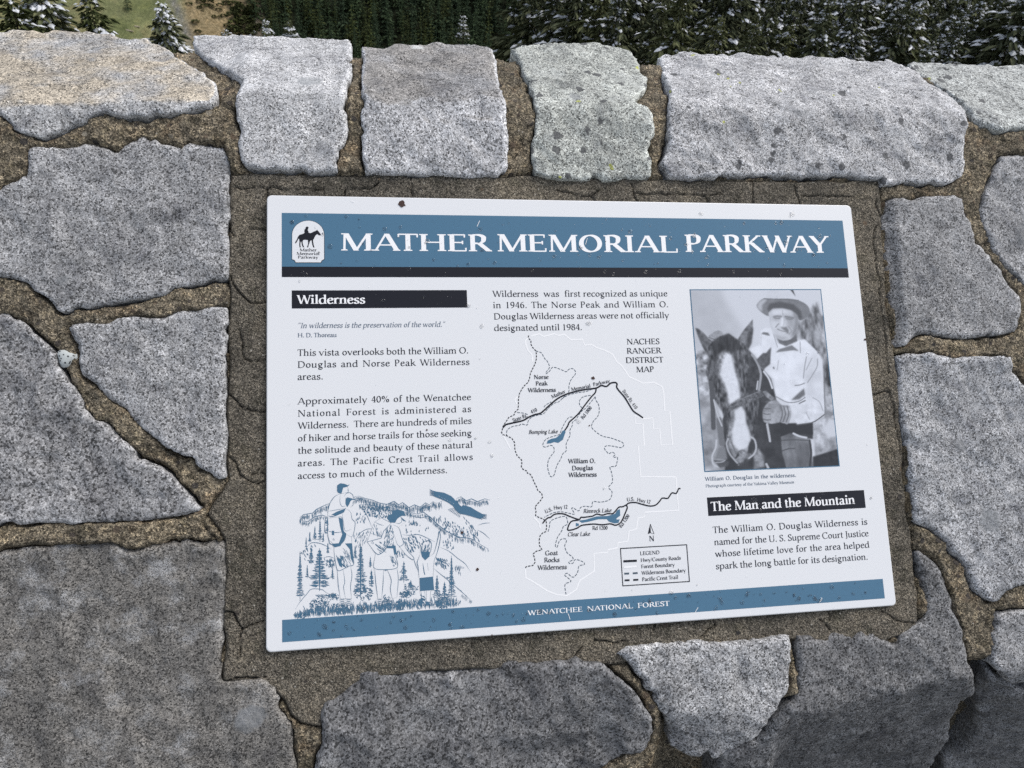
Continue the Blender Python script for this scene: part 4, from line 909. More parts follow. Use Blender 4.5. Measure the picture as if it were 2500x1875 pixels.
        g.adv = 870
    elif c == 'o': g.ell(273, 232, 225, 232); g.adv = 546
    elif c == 'p': g.st(110, -250, 440, 'b', 'l'); g.cv([(110, 340), (205, 440), (310, 455), (440, 400), (500, 240), (430, 65), (300, 10), (110, 60)]); g.adv = 590
    elif c == 'r': g.st(115, 0, 465, 'b', 'l'); g.cv([(115, 300), (190, 415), (270, 450), (365, 420)], k=1.1); g.adv = 395
    elif c == 's': g.cv([(325, 360), (300, 435), (220, 456), (125, 425), (95, 350), (140, 275), (235, 230), (320, 175), (335, 100), (280, 25), (180, 10), (95, 40), (65, 120)]); g.adv = 424
    elif c == 't': g.dg(140, 80, 140, 590, W); g.cv([(140, 120), (155, 35), (220, 12), (305, 50)]); g.hb(40, 300, 443); g.adv = 340
    elif c == 'u': g.st(120, 120, 465, '', 'l'); g.cv([(120, 160), (135, 50), (215, 12), (330, 45), (440, 140)]); g.st(445, 0, 465, 'r', 'l'); g.adv = 603
    elif c in 'vy':
        g.dg(75, 465, 280, 0, W); g.dg(285, 0, 475, 465, t * 1.3); g.ser(80, 465, 85, 85, 0); g.ser(475, 465, 75, 65, 0); g.adv = 550
        if c == 'y': g.dg(190, -220, 290, 10, t * 1.4); g.dot(185, -210, W * .5)
    elif c == 'w': g.dg(75, 465, 245, 0, W); g.dg(250, 0, 405, 455, t * 1.3); g.dg(390, 465, 565, 0, W); g.dg(570, 0, 725, 465, t * 1.3); g.ser(80, 465, 85, 85, 0); g.ser(725, 465, 70, 65, 0); g.adv = 800
    elif c == 'x': g.dg(85, 465, 430, 0, W); g.dg(70, 0, 420, 465, t * 1.3); g.ser(85, 465, 75, 75, 0); g.ser(430, 0, 75, 75, 1); g.ser(75, 0, 70, 70, 1); g.ser(420, 465, 70, 70, 0); g.adv = 516
    elif c == 'z': g.hb(50, 430, 448); g.hb(40, 450, 17); g.dg(90, 20, 400, 445, W); g.adv = 500
    elif c == '0': g.ell(250, 345, 225, 350); g.adv = 500
    elif c == '1': g.st(255, 0, 700, 'b', ''); g.poly((120, 600), (255, 640), (255, 700), (240, 700)); g.adv = 500
    elif c == '2': g.cv([(85, 540), (130, 650), (240, 685), (360, 640), (385, 520), (310, 350), (90, 50)]); g.hb(75, 440, 30, t * 1.9); g.adv = 500
    elif c == '3': g.cv([(85, 600), (160, 675), (270, 685), (370, 620), (370, 500), (300, 400), (190, 370)]); g.cv([(190, 370), (330, 360), (410, 270), (400, 110), (270, 15), (80, 60)]); g.adv = 500
    elif c == '4': g.dg(70, 230, 330, 690, t * 1.3); g.hb(40, 470, 215, t * 1.3); g.st(350, 0, 690, 'b', ''); g.adv = 500
    elif c == '6': g.cv([(405, 670), (270, 640), (125, 500), (80, 290), (130, 70), (250, 12), (370, 60), (415, 210), (360, 360), (250, 400), (110, 320)]); g.adv = 500
    elif c == '9': g.cv([(95, 20), (230, 50), (375, 190), (420, 400), (370, 620), (250, 685), (130, 630), (85, 480), (140, 340), (250, 295), (390, 370)]); g.adv = 500
    elif c == '8': g.ell(250, 525, 175, 165); g.ell(250, 190, 215, 195); g.adv = 500
    elif c == '.': g.dot(125, 40 * k ** .5, W * .62); g.adv = 250
    elif c == ',': g.dot(125, 40, W * .6); g.dg(90, -130, 150, 40, t * 1.4); g.adv = 250
    elif c in "'\u2019": g.dot(130, 660, W * .5); g.dg(100, 540, 150, 660, t * 1.2); g.adv = 250
    elif c in '\u201c\u201d':
        for x in (110, 290): g.dot(x, 650, W * .55); g.dg(x - 20, 560, x + 50, 730, t * 1.2)
        g.adv = 420
    elif c == '/': g.dg(40, -20, 330, 720, t * 1.4); g.adv = 370
    elif c == '%': g.ell(200, 520, 150, 170); g.ell(640, 170, 150, 170); g.dg(230, 0, 610, 690, t * 1.1); g.adv = 840
    else: g.adv = 250
    return g
_cache = {}
def get_glyph(c, bold):
    if (c, bold) not in _cache:
        W, t = {0: (104, 44), 1: (140, 50), 2: (126, 48)}[bold]; _cache[c, bold] = glyph(c, W, t)
    return _cache[c, bold]

KERN = {'PA': 90, 'AT': 70, 'WA': 70, 'AY': 80, 'Wi': 45, 'We': 45, 'Tr': 30, 'Pa': 20, 'Pe': 15, 'Ya': 55, 'KW': 20}
class Ink:
    """printed marks gathered on the sign plane: (u, v, h) -> one mesh"""
    def __init__(s, h): s.v, s.f, s.h, s.k = [], [], h, 0
    def _z(s): s.k += 1; return s.h + (s.k % 14) * 7e-6
    def poly(s, pts):
        z = s._z(); i = len(s.v); pts = [tuple(p) for p in pts]
        s.v += [(p[0], p[1], z) for p in pts]
        if len(pts) <= 4: s.f.append(tuple(range(i, i + len(pts))))
        else:
            for tr in geometry.tessellate_polygon([[Vector((p[0], p[1], 0)) for p in pts]]): s.f.append(tuple(i + q for q in tr))
    def strip(s, a, b, closed=False):
        z = s._z(); i = len(s.v); n = len(a)
        for p, q in zip(a, b): s.v += [(p[0], p[1], z), (q[0], q[1], z)]
        for k in range(n if closed else n - 1):
            j = (k + 1) % n; s.f.append((i + 2 * k, i + 2 * k + 1, i + 2 * j + 1, i + 2 * j))
    def line(s, pts, w, taper=False):
        q = np.asarray(pts, float)
        if len(q) < 2: return
        d = np.gradient(q, axis=0); d /= np.linalg.norm(d, axis=1)[:, None] + 1e-12; nn = np.c_[-d[:, 1], d[:, 0]]
        ww = np.full(len(q), w / 2)
        if taper: ww = ww * np.clip(np.minimum(np.arange(len(q)) + .3, len(q) - .7 - np.arange(len(q))) / (len(q) * .3 + .1), .25, 1)
        s.strip(q + nn * ww[:, None], q - nn * ww[:, None])
    def dashes(s, pts, w, on, off):
        q = resample(pts, 0.0008, False); n1, n2 = max(2, int(on / 0.0008)), max(1, int(off / 0.0008))
        for i in range(0, len(q) - 2, n1 + n2): s.line(q[i:i + n1 + 1], w)
    def text(s, txt, p0, p1, cap, bold=0, italic=False, just=True, centre=False):
        p0, p1 = np.asarray(p0, float), np.asarray(p1, float); d = p1 - p0; L = np.linalg.norm(d); d /= L; nn = np.array([-d[1], d[0]])
        sc = cap / 700; gl = [get_glyph(c, bold) for c in txt]; nat = (sum(g.adv for g in gl) - sum(KERN.get(a + b, 0) for a, b in zip(txt, txt[1:]))) * sc
        side = 40 * sc; nat -= 2 * side; kx = 1.0; ls = ws = 0.0; nsp = txt.count(' ')
        if just:
            kx = min(1.12, max(0.8, L / nat)) if nsp < 2 else min(1.05, max(0.86, L / nat))
            if not nsp: kx = L / nat
            ex = L - nat * kx; un = nsp * 4 + len(txt) - 1
            if un > 0: ls = ex / un; ws = 4 * ls
        x = -side * kx
        for ii, (c, g) in enumerate(zip(txt, gl)):
            for pr in g.p:
                tr = lambda q: (lambda a: p0 + np.outer(a[:, 0] * sc * kx + a[:, 1] * sc * (0.2 if italic else 0) + x, d) + np.outer(a[:, 1] * sc, nn))(np.asarray(q, float))
                if pr[0] == 'P': s.poly(tr(pr[1]))
                else: s.strip(tr(pr[1]), tr(pr[2]), pr[3])
            nx_ = txt[ii + 1] if ii + 1 < len(txt) else ''
            x += (g.adv - KERN.get(c + nx_, 0)) * sc * kx + ls + (ws if c == ' ' else 0)
    def build(s, name, mat, parent, label=None):
        o = mesh_obj(name, s.v, s.f, mat); o.parent = parent
        if label: o['label'] = label
        return o

# ---------------------------------------------------------------- the sign
SIGN = empty('interpretive_sign', SC, None)
SIGN.rotation_euler = Matrix((U, V, N)).transposed().to_euler()
tag(SIGN, 'white and blue wilderness information panel with map and photo, mounted on the stone wall', 'sign')
def gloss(name, col, rough=0.16, spec=0.5):
    return plain(name, col, rough, spec)
WHITE = gloss('white_gelcoat', (0.80, 0.81, 0.82, 1), 0.28)
BLUE = gloss('blue_ink', lin(79, 118, 144), 0.14)
BLACK = gloss('black_ink', (0.010, 0.010, 0.014, 1), 0.14)
TEXTK = plain('text_ink', (0.018, 0.020, 0.028, 1), 0.3)
MIDK = plain('grey_blue_ink', lin(88, 104, 122), 0.3)
DRAW = plain('drawing_ink', lin(74, 112, 138), 0.3)
LIGHT = plain('white_line', (0.95, 0.95, 0.95, 1), 0.3)
DASHG = plain('boundary_ink', lin(78, 92, 104), 0.3)
SLOT = plain('rust_brown', (0.055, 0.028, 0.022, 1), 0.8)

def board():
    def rr(ins, r=0.007):
        a, b = SIGN_W / 2 - ins, SIGN_H / 2 - ins; p = []
        for sx, sy, st in ((1, 1, 0), (-1, 1, 90), (-1, -1, 180), (1, -1, 270)):
            for k in range(7):
                an = math.radians(st + 15 * k); p.append((sx * (a - r) + r * math.cos(an), sy * (b - r) + r * math.sin(an)))
        return p
    rings = [(0.0016, 0.0), (0.0006, -0.0004), (0.0, -0.0013), (0.0, -0.0055), (0.001, -0.0065)]
    v, f = [], []; n = 28
    for ins, h in rings: v += [(x, y, h) for x, y in rr(ins)]
    f.append(tuple(range(n)))
    for r in range(len(rings) - 1):
        for i in range(n): j = (i + 1) % n; f.append((r * n + i, (r + 1) * n + i, (r + 1) * n + j, r * n + j))
    f.append(tuple(range((len(rings) - 1) * n, len(rings) * n))[::-1])
    o = mesh_obj('sign_board', v, f, WHITE); o.parent = SIGN
board()
def cap_h(view, crop_px, at): a = on_plane(view, [at, (at[0], at[1] - crop_px)]); return abs(a[1, 1] - a[0, 1])
def quad(name, view_pts, mat, h, parent=SIGN, label=None):
    k = Ink(h); k.poly(np.vstack([on_plane(v, [p]) for v, p in view_pts])); return k.build(name, mat, parent, label)
def rect(name, u0, u1, v0, v1, mat, h, parent=SIGN):
    k = Ink(h); k.poly([(u0, v0), (u1, v0), (u1, v1), (u0, v1)]); return k.build(name, mat, parent)
def mean_rect(pts):
    q = np.vstack([on_plane(v, [p]) for v, p in pts]); return (q[[0, 3], 0].mean(), q[[1, 2], 0].mean(), q[[2, 3], 1].mean(), q[[0, 1], 1].mean())
hb_ = mean_rect([('Q1', (485, 553)), ('Q2', (1420, 655)), ('Q2', (1492, 1297)), ('Q1', (487, 1280))])
header = rect('header_band', *hb_, BLUE, 0.00015)
kb = mean_rect([('Q1', (487, 1280)), ('Q2', (1492, 1297)), ('Q2', (1508, 1422)), ('Q1', (487, 1422))])
rect('header_rule', hb_[0], hb_[1], kb[2], hb_[2], BLACK, 0.00015)
fb = mean_rect([('Q3', (480, 905)), ('Q4', (1697, 625)), ('Q4', (1725, 887)), ('Q3', (480, 1208))])
footer = rect('footer_band', hb_[0], hb_[1], fb[2], fb[3], BLUE, 0.00015)
def lines(name, view, mat, h, rows, cap, bold=0, italic=False, parent=SIGN, label=None, centre=False):
    k = Ink(h)
    for txt, a, b in rows:
        vw = view
        q = on_plane(vw, [a, b]); c = cap_h(vw, cap, a)
        if abs(q[0, 1] - q[1, 1]) < 0.006: q[:, 1] = q[:, 1].mean()
        k.text(txt, q[0], q[1], c, bold, italic)
    return k.build(name, mat, parent, label)
lines('title_lettering', '2', LIGHT, 0.00035, [('MATHER', (80, 1502), (968, 1510)), ('MEMORIAL', (1020, 1511), (2097, 1513))], 103, 1, parent=header, label='white capitals MATHER MEMORIAL')
lines('title_lettering', '3', LIGHT, 0.00035, [('PARKWAY', (185, 1513), (1038, 1516))], 103, 1, parent=header, label='white capitals PARKWAY')
lines('footer_lettering', 'T4', LIGHT, 0.00035, [('WENATCHEE', (440, 1555), (1025, 1520)), ('NATIONAL', (1080, 1512), (1570, 1482)), ('FOREST', (1625, 1477), (1965, 1455))], 52, 2, parent=footer)
r_ = mean_rect([('T1', (143, 80)), ('T1', (2033, 85)), ('T1', (2040, 272)), ('T1', (143, 277))])
h1 = rect('heading_box', *r_, BLACK, 0.00015); h1['label'] = 'black heading bar reading Wilderness'
lines('heading_lettering', 'T1', LIGHT, 0.00035, [('Wilderness', (207, 230), (933, 226))], 93, 1, parent=h1)
r_ = mean_rect([('T6', (247, 373)), ('T6', (1942, 295)), ('T6', (1963, 487)), ('T6', (262, 573))])
h2 = rect('heading_box', *r_, BLACK, 0.00015); h2['label'] = 'black heading bar reading The Man and the Mountain'
lines('heading_lettering', 'T6', LIGHT, 0.00035, [('The Man and the Mountain', (297, 520), (1843, 443))], 98, 1, parent=h2)
lines('quotation', 'T1', MIDK, 0.0002, [('\u201cIn wilderness is the preservation of the world.\u201d', (205, 488), (1795, 480))], 56, 0, True)
lines('attribution', 'T1', MIDK, 0.0002, [('H. D. Thoreau', (208, 590), (628, 587))], 45, 2)
lines('paragraph', 'T1', TEXTK, 0.0002, [('This vista overlooks both the William O.', (208, 788), (2050, 768)), ('Douglas and Norse Peak Wilderness', (208, 918), (2062, 890)), ('areas.', (208, 1050), (480, 1046))], 70, label='first paragraph, about the vista')
lines('paragraph', 'T2', TEXTK, 0.0002, [('Approximately 40% of the Wenatchee', (210, 387), (2078, 338)), ('National Forest is administered as', (210, 520), (2080, 466)), ('Wilderness.  There are hundreds of miles', (213, 651), (2085, 594)),
      ('of hiker and horse trails for those seeking', (210, 788), (2087, 724)), ('the solitude and beauty of these natural', (212, 922), (2095, 851)), ('areas. The Pacific Crest Trail allows', (210, 1060), (2098, 981)), ('access to much of the Wilderness.', (210, 1195), (1822, 1124))], 70, label='second paragraph, about trails')
lines('paragraph', 'U', TEXTK, 0.0002, [('Wilderness  was  first recognized as unique', (237, 1085), (2120, 1075)), ('in 1946. The Norse Peak and William O.', (240, 1208), (2130, 1191)), ('Douglas Wilderness areas were not officially', (248, 1329), (2138, 1309)), ('designated until 1984.', (252, 1451), (1198, 1441))], 66, label='paragraph above the map')
lines('paragraph', 'T6', TEXTK, 0.0002, [('The William O. Douglas Wilderness is', (315, 757), (1980, 669)), ('named for the U. S. Supreme Court Justice', (330, 887), (1993, 794)), ('whose lifetime love for the area helped', (340, 1016), (2003, 916)), ('spark the long battle for its designation.', (348, 1150), (1985, 1044))], 70, label='paragraph under the second heading')
lines('photo_caption', 'T6', MIDK, 0.0002, [('William O. Douglas in the wilderness.', (230, 190), (1210, 155))], 40, 2)
lines('photo_credit', 'T6', MIDK, 0.0002, [('Photograph courtesy of the Yakima Valley Museum', (235, 262), (1190, 225))], 31, 0)
lines('map_title', 'T3', TEXTK, 0.0002, [('NACHES', (1508, 181), (1858, 177)), ('RANGER', (1508, 281), (1875, 276)), ('DISTRICT', (1497, 382), (1900, 375)), ('MAP', (1610, 481), (1800, 478))], 60, 2)
# emblem
def emblem():
    arch = [(627, 1178)] + [(627, 850)] + [(842 - 215 * math.cos(a), 850 + -192 * math.sin(a)) for a in np.linspace(0.05, math.pi - .05, 18)] + [(1057, 850), (1058, 1178), (1038, 1186), (1022, 1200), (1015, 1221), (675, 1221), (668, 1200), (652, 1186)]
    q = on_plane('Q1', arch); c = q.mean(0)
    k = Ink(0.0003); k.poly(c + (q - c) * np.array([1.03, 1.022])); e = k.build('emblem', BLACK, header)
    k = Ink(0.00045); k.poly(q); k.build('emblem_panel', WHITE, header)
    horse = [(808, 752), (822, 738), (840, 740), (852, 752), (843, 757), (845, 770), (838, 778), (840, 790), (848, 805), (845, 815), (866, 825), (880, 826), (920, 805), (955, 792), (963, 778), (970, 790), (985, 805), (1005, 830), (1018, 850), (1012, 857), (985, 855), (968, 840), (950, 850), (935, 870), (925, 895), (912, 915), (908, 935), (915, 960), (918, 985), (930, 1020), (912, 1020), (900, 985), (893, 950), (888, 922), (872, 930), (862, 955), (850, 985), (845, 1018), (826, 1018), (838, 985), (842, 955), (840, 920), (800, 915), (775, 920), (768, 945), (775, 985), (790, 1018), (772, 1020), (758, 985), (752, 950), (748, 935), (740, 955), (738, 990), (745, 1018), (728, 1020), (722, 980), (726, 950), (722, 905), (712, 900), (700, 930), (680, 962), (667, 965), (670, 945), (690, 915), (705, 875), (725, 850), (755, 842), (785, 830), (795, 820), (790, 800), (795, 775), (808, 768)]
    k = Ink(0.0006); k.poly(on_plane('Q1', horse)); k.build('emblem_rider', BLACK, header, 'black silhouette of a rider on a walking horse')
    lines('emblem_lettering', 'Q1', BLACK, 0.0006, [('Mather', (730, 1073), (958, 1071)), ('Memorial', (688, 1121), (995, 1121)), ('Parkway', (705, 1169), (978, 1170))], 38, 2, parent=header)
emblem()
# ---- map
MM = 1 / 4.424 / 1650.0 * 1.0          # rough size of one survey step on the sign, metres
def mp(view, pts, smooth=True):
    q = on_plane(view, pts); return catmull(q, 5) if smooth and len(q) > 2 else q
T4Y = 350 * 4.424
roads = Ink(0.0003)
for vw, pts, w in (('T3', [(168, 1080), (200, 1048), (260, 1032), (350, 1012), (400, 995), (450, 965), (510, 940), (570, 925), (610, 895), (680, 830), (760, 765), (850, 720), (950, 690), (1060, 668), (1175, 652), (1230, 625), (1285, 635), (1330, 600), (1380, 592), (1400, 610), (1395, 640), (1420, 680), (1480, 750), (1530, 830), (1575, 900), (1640, 945), (1680, 975)], 17),
                   ('T3', [(1175, 652), (1165, 700), (1120, 750), (1050, 840), (990, 920), (935, 975), (885, 1020), (868, 1060), (835, 1110)], 15),
                   ('T4', [(595, 565), (630, 525), (655, 505), (680, 500), (720, 470), (770, 460), (830, 465), (890, 490), (985, 522), (1010, 500), (1040, 500), (1100, 492), (1140, 485), (1180, 465), (1240, 475), (1300, 460), (1350, 460), (1380, 435), (1420, 390), (1460, 385), (1500, 365), (1530, 345), (1600, 340), (1680, 362), (1760, 378), (1820, 365), (1860, 325), (1890, 292), (1945, 295), (1970, 265), (1995, 235), (2040, 240), (2065, 190), (2085, 190)], 14),
                   ('T4', [(1500, 368), (1510, 395), (1490, 450), (1460, 520), (1430, 565), (1380, 585), (1330, 570), (1240, 580), (1150, 572), (1060, 580), (1010, 590), (960, 620), (880, 640), (868, 615), (905, 545), (985, 530)], 14)):
    roads.line(mp(vw, pts), w * MM)
roads_o = roads.build('map_road', BLACK, SIGN, 'thick black roads of the district map')
trail = Ink(0.00025)
tr = np.vstack([on_plane('T3', [(445, 85), (440, 110), (470, 140), (470, 180), (490, 215), (522, 250), (530, 290), (528, 340), (515, 390), (490, 440), (465, 490), (455, 550), (440, 590), (400, 625), (370, 665), (345, 715), (335, 770), (335, 830), (332, 880), (295, 915), (290, 940), (230, 970), (205, 1010), (170, 1060), (165, 1085), (152, 1130), (165, 1155), (205, 1165), (265, 1195), (293, 1240), (297, 1320), (320, 1380), (370, 1430), (372, 1470), (365, 1500), (385, 1530), (430, 1550), (430, 1570), (460, 1580), (480, 1610)]),
                on_plane('T4', [(500, 110), (530, 170), (545, 210), (585, 240), (597, 280), (580, 310), (550, 345), (515, 385), (525, 430), (520, 480), (555, 500), (600, 515), (635, 545), (640, 600), (632, 655), (600, 665), (570, 695), (560, 740), (560, 800), (590, 850), (530, 865), (492, 895), (510, 940), (515, 985), (490, 1020), (440, 1028), (415, 1035), (408, 1058)])])
trail.dashes(tr, 10 * MM, 26 * MM, 12 * MM); trail.build('map_trail', BLACK, SIGN, 'black dashed crest trail on the map')
bnd = Ink(0.00022)
for vw, pts in (('T3', [(522, 250), (580, 270), (600, 300), (620, 335), (645, 360), (665, 400), (668, 435), (635, 480), (635, 497), (670, 470), (700, 430), (740, 432), (800, 455), (850, 475), (880, 450), (920, 442), (950, 470), (950, 500), (915, 545), (890, 590), (880, 640), (880, 690), (850, 720)]),
                ('T3', [(840, 735), (770, 800), (740, 808), (690, 840), (640, 890), (605, 930), (540, 945), (480, 965), (440, 1010), (430, 1050), (370, 1040), (340, 1055), (270, 1068), (215, 1105), (205, 1165)]), ('T3', [(320, 915), (400, 925), (445, 945)]),
                ('T3', [(1130, 665), (1060, 690), (960, 705), (870, 730), (800, 770)]), ('T3', [(610, 860), (630, 835), (690, 800)]),
                ('T3', [(1115, 730), (1040, 745), (1000, 780), (995, 830), (1020, 865)]),
                ('T3', [(1165, 745), (1120, 800), (1060, 870), (1030, 890), (985, 945), (960, 990), (920, 1020), (915, 1060), (890, 1110), (893, 1160), (870, 1210), (850, 1260), (850, 1330), (815, 1360), (790, 1420), (750, 1490), (720, 1590), (690, 1610), (668, 1580), (650, 1500), (660, 1430), (690, 1380), (720, 1340), (715, 1290), (680, 1270), (630, 1290), (600, 1275), (610, 1230), (650, 1195), (720, 1170), (780, 1150), (800, 1100), (840, 1020), (880, 970), (930, 965)]),
                ('T3', [(1165, 745), (1170, 780), (1200, 830), (1208, 900), (1190, 960), (1145, 1010), (1125, 1070), (1160, 1115), (1240, 1170), (1330, 1190), (1400, 1215), (1460, 1240), (1470, 1275), (1440, 1295), (1360, 1280), (1290, 1275), (1262, 1300), (1290, 1340), (1310, 1360), (1350, 1345), (1380, 1370), (1358, 1390), (1370, 1400), (1405, 1400), (1400, 1450), (1385, 1495), (1325, 1505), (1340, 1560), (1350, 1620)]),
                ('T4', [(1350, 75), (1352, 100), (1345, 130), (1310, 170), (1320, 195), (1345, 220), (1340, 270), (1310, 315), (1220, 335), (1140, 330), (1125, 385), (1060, 380), (1010, 390), (985, 430), (930, 400), (910, 405), (940, 465), (880, 455), (800, 440), (740, 445), (700, 455), (650, 480), (615, 500)]),
                ('T4', [(655, 655), (670, 600), (680, 545), (740, 510), (840, 490), (865, 540), (860, 575), (820, 600), (800, 650), (760, 710), (740, 770), (735, 815), (755, 820), (770, 770), (800, 735), (850, 735), (850, 770), (835, 810), (860, 880), (920, 930), (920, 960), (880, 980), (890, 1000), (930, 990), (940, 960), (980, 960), (1040, 985), (1045, 1010), (990, 1025), (975, 1090), (940, 1140), (905, 1140), (870, 1105), (840, 1110), (840, 1130), (900, 1180), (890, 1200), (840, 1220), (840, 1280), (850, 1330)])):
    bnd.dashes(mp(vw, pts), 7.5 * MM, 34 * MM, 14 * MM)
bnd.build('map_boundary', DASHG, SIGN, 'grey dashed wilderness boundaries on the map')
wl = Ink(0.00012)
for vw, pts in (('T3', [(470, 90), (560, 68), (610, 95), (720, 65), (770, 85), (830, 70), (900, 130), (1030, 125), (1050, 190), (1120, 180), (1180, 215), (1270, 245), (1350, 285), (1400, 370), (1450, 410), (1500, 480), (1530, 530), (1600, 560), (1680, 600), (1800, 590), (1890, 640), (1905, 720), (1915, 900), (1970, 905), (2000, 1265), (1875, 1268), (1860, 1095), (1795, 1090), (1785, 975), (1680, 985), (1590, 950), (1600, 1035), (1680, 1040), (1695, 1275), (1630, 1280), (1655, 1610), (2035, 1612)]),
                ('T4', [(2035, 64), (2065, 425), (1700, 445), (1695, 495), (1625, 510), (1610, 625), (1530, 650), (1515, 760), (1410, 775), (1405, 830), (1300, 850), (1295, 880), (1150, 890), (1155, 1080), (1000, 1180), (960, 1280), (860, 1345), (750, 1335), (640, 1290), (550, 1230), (415, 1150), (408, 1060)]),
                ('T3', [(440, 110), (410, 140), (415, 180), (440, 250), (480, 290), (490, 370)]), ('T3', [(330, 740), (295, 780), (320, 830)]), ('T3', [(170, 1160), (250, 1310)]), ('T4', [(500, 500), (560, 560), (570, 620)])):
    wl.line(mp(vw, pts, False), 14 * MM)
wl.build('map_outline', LIGHT, SIGN, 'white forest boundary line on the map')
for lab, vw, pts in (('blue Bumping Lake on the map', 'T3', [(835, 1105), (845, 1125), (830, 1165), (815, 1210), (765, 1245), (720, 1235), (680, 1250), (640, 1252), (650, 1220), (690, 1200), (740, 1190), (790, 1150), (810, 1115)]),
                     ('blue Rimrock Lake on the map', 'T4', [(985, 535), (1060, 525), (1180, 490), (1300, 485), (1380, 460), (1400, 425), (1430, 410), (1435, 480), (1390, 515), (1400, 525), (1430, 520), (1415, 560), (1370, 565), (1310, 545), (1290, 520), (1200, 520), (1100, 545), (1020, 560)]),
                     ('tiny blue Clear Lake on the map', 'T4', [(955, 560), (990, 570), (985, 590), (955, 598)])):
    k = Ink(0.0002); k.poly(on_plane(vw, pts)); k.build('map_lake', BLUE, SIGN, lab)
def lab(view, txt, a, b, cap, bold=2, italic=False):
    q = on_plane(view, [a, b]); lb = Ink(0.00045); lb.text(txt, q[0], q[1], cap * MM * 1.06, bold, italic); lb.build('map_lettering', TEXTK, SIGN, 'map lettering ' + txt)
for L in (('Norse', (503, 555), (660, 553), 42, 1), ('Peak', (523, 625), (650, 622), 42, 1), ('Wilderness', (440, 697), (738, 692), 42, 1), ('William O.', (875, 1465), (1165, 1460), 44, 1), ('Douglas', (915, 1540), (1138, 1535), 44, 1), ('Wilderness', (878, 1613), (1180, 1607), 44, 1),
          ('Bumping Lake', (447, 1147), (757, 1140), 38, 2, True), ('State Rt.', (280, 1020), (435, 962), 36, 2), ('410', (478, 930), (540, 900), 36, 2), ('Mather', (700, 765), (845, 703), 36, 2), ('Memorial', (910, 685), (1115, 645), 36, 2), ('Parkway', (1147, 632), (1325, 590), 36, 2), ('State Rt. 410', (1455, 685), (1597, 880), 34, 2), ('Rd 1800', (1035, 992), (1130, 868), 36, 2)):
    lab('T3', *L)
for L in (('U.S.', (630, 457), (702, 427), 36, 2), ('Hwy 12', (718, 415), (865, 405), 36, 2), ('Rimrock Lake', (1037, 453), (1337, 443), 38, 2, True), ('Rd 1200', (1135, 635), (1297, 632), 36, 2), ('Clear Lake', (868, 705), (1105, 697), 38, 2, True), ('Rd 1200', (1447, 617), (1537, 485), 34, 2), ('U.S.', (1510, 328), (1587, 318), 36, 2), ('Hwy 12', (1615, 327), (1757, 352), 36, 2), ('N', (1750, 758), (1802, 755), 52, 2),
          ('Goat', (627, 910), (760, 905), 43, 2), ('Rocks', (615, 985), (778, 980), 43, 2), ('Wilderness', (545, 1068), (857, 1057), 43, 2)):
    lab('T4', *L)
na = Ink(0.0003); na.poly(on_plane('T4', [(1758, 570), (1732, 680), (1765, 668)])); na.line(on_plane('T4', [(1758, 572), (1800, 680), (1765, 668)]), 6 * MM); na.build('north_arrow', BLACK, SIGN)
lg = Ink(0.0003); bx = on_plane('T4', [(1430, 830), (2155, 793), (2187, 1198), (1460, 1243)])
u0, u1, v1, v0 = bx[[0, 3], 0].mean(), bx[[1, 2], 0].mean(), bx[:2, 1].mean(), bx[2:, 1].mean(); e = 9 * MM
for a, b, c_, d_ in ((u0, u1, v1 - e, v1), (u0, u1, v0, v0 + e), (u0, u0 + e, v0 + e, v1 - e), (u1 - e, u1, v0 + e, v1 - e)): lg.poly([(a, c_), (b, c_), (b, d_), (a, d_)])
lg.line(on_plane('T4', [(1468, 975), (1613, 968)]), 22 * MM); lg.line(on_plane('T4', [(1482, 1180), (1535, 1178)]), 18 * MM); lg.line(on_plane('T4', [(1575, 1176), (1630, 1173)]), 18 * MM)
legend = lg.build('map_legend', BLACK, SIGN, 'black framed map legend')
k = Ink(0.0003); k.line(on_plane('T4', [(1478, 1108), (1530, 1106)]), 18 * MM); k.line(on_plane('T4', [(1570, 1104), (1622, 1101)]), 18 * MM); k.build('legend_dash', DASHG, legend)
k = Ink(0.0003); k.line(on_plane('T4', [(1475, 1040), (1610, 1030)]), 20 * MM); k.build('legend_line', LIGHT, legend)
lines('legend_lettering', 'T4', TEXTK, 0.0003, [('LEGEND', (1650, 908), (1858, 897)), ('Hwy/County Roads', (1657, 979), (2088, 958)), ('Forest Boundary', (1662, 1047), (2022, 1031)), ('Wilderness Boundary', (1667, 1115), (2142, 1095)), ('Pacific Crest Trail', (1672, 1185), (2060, 1167))], 39, 2, parent=legend)
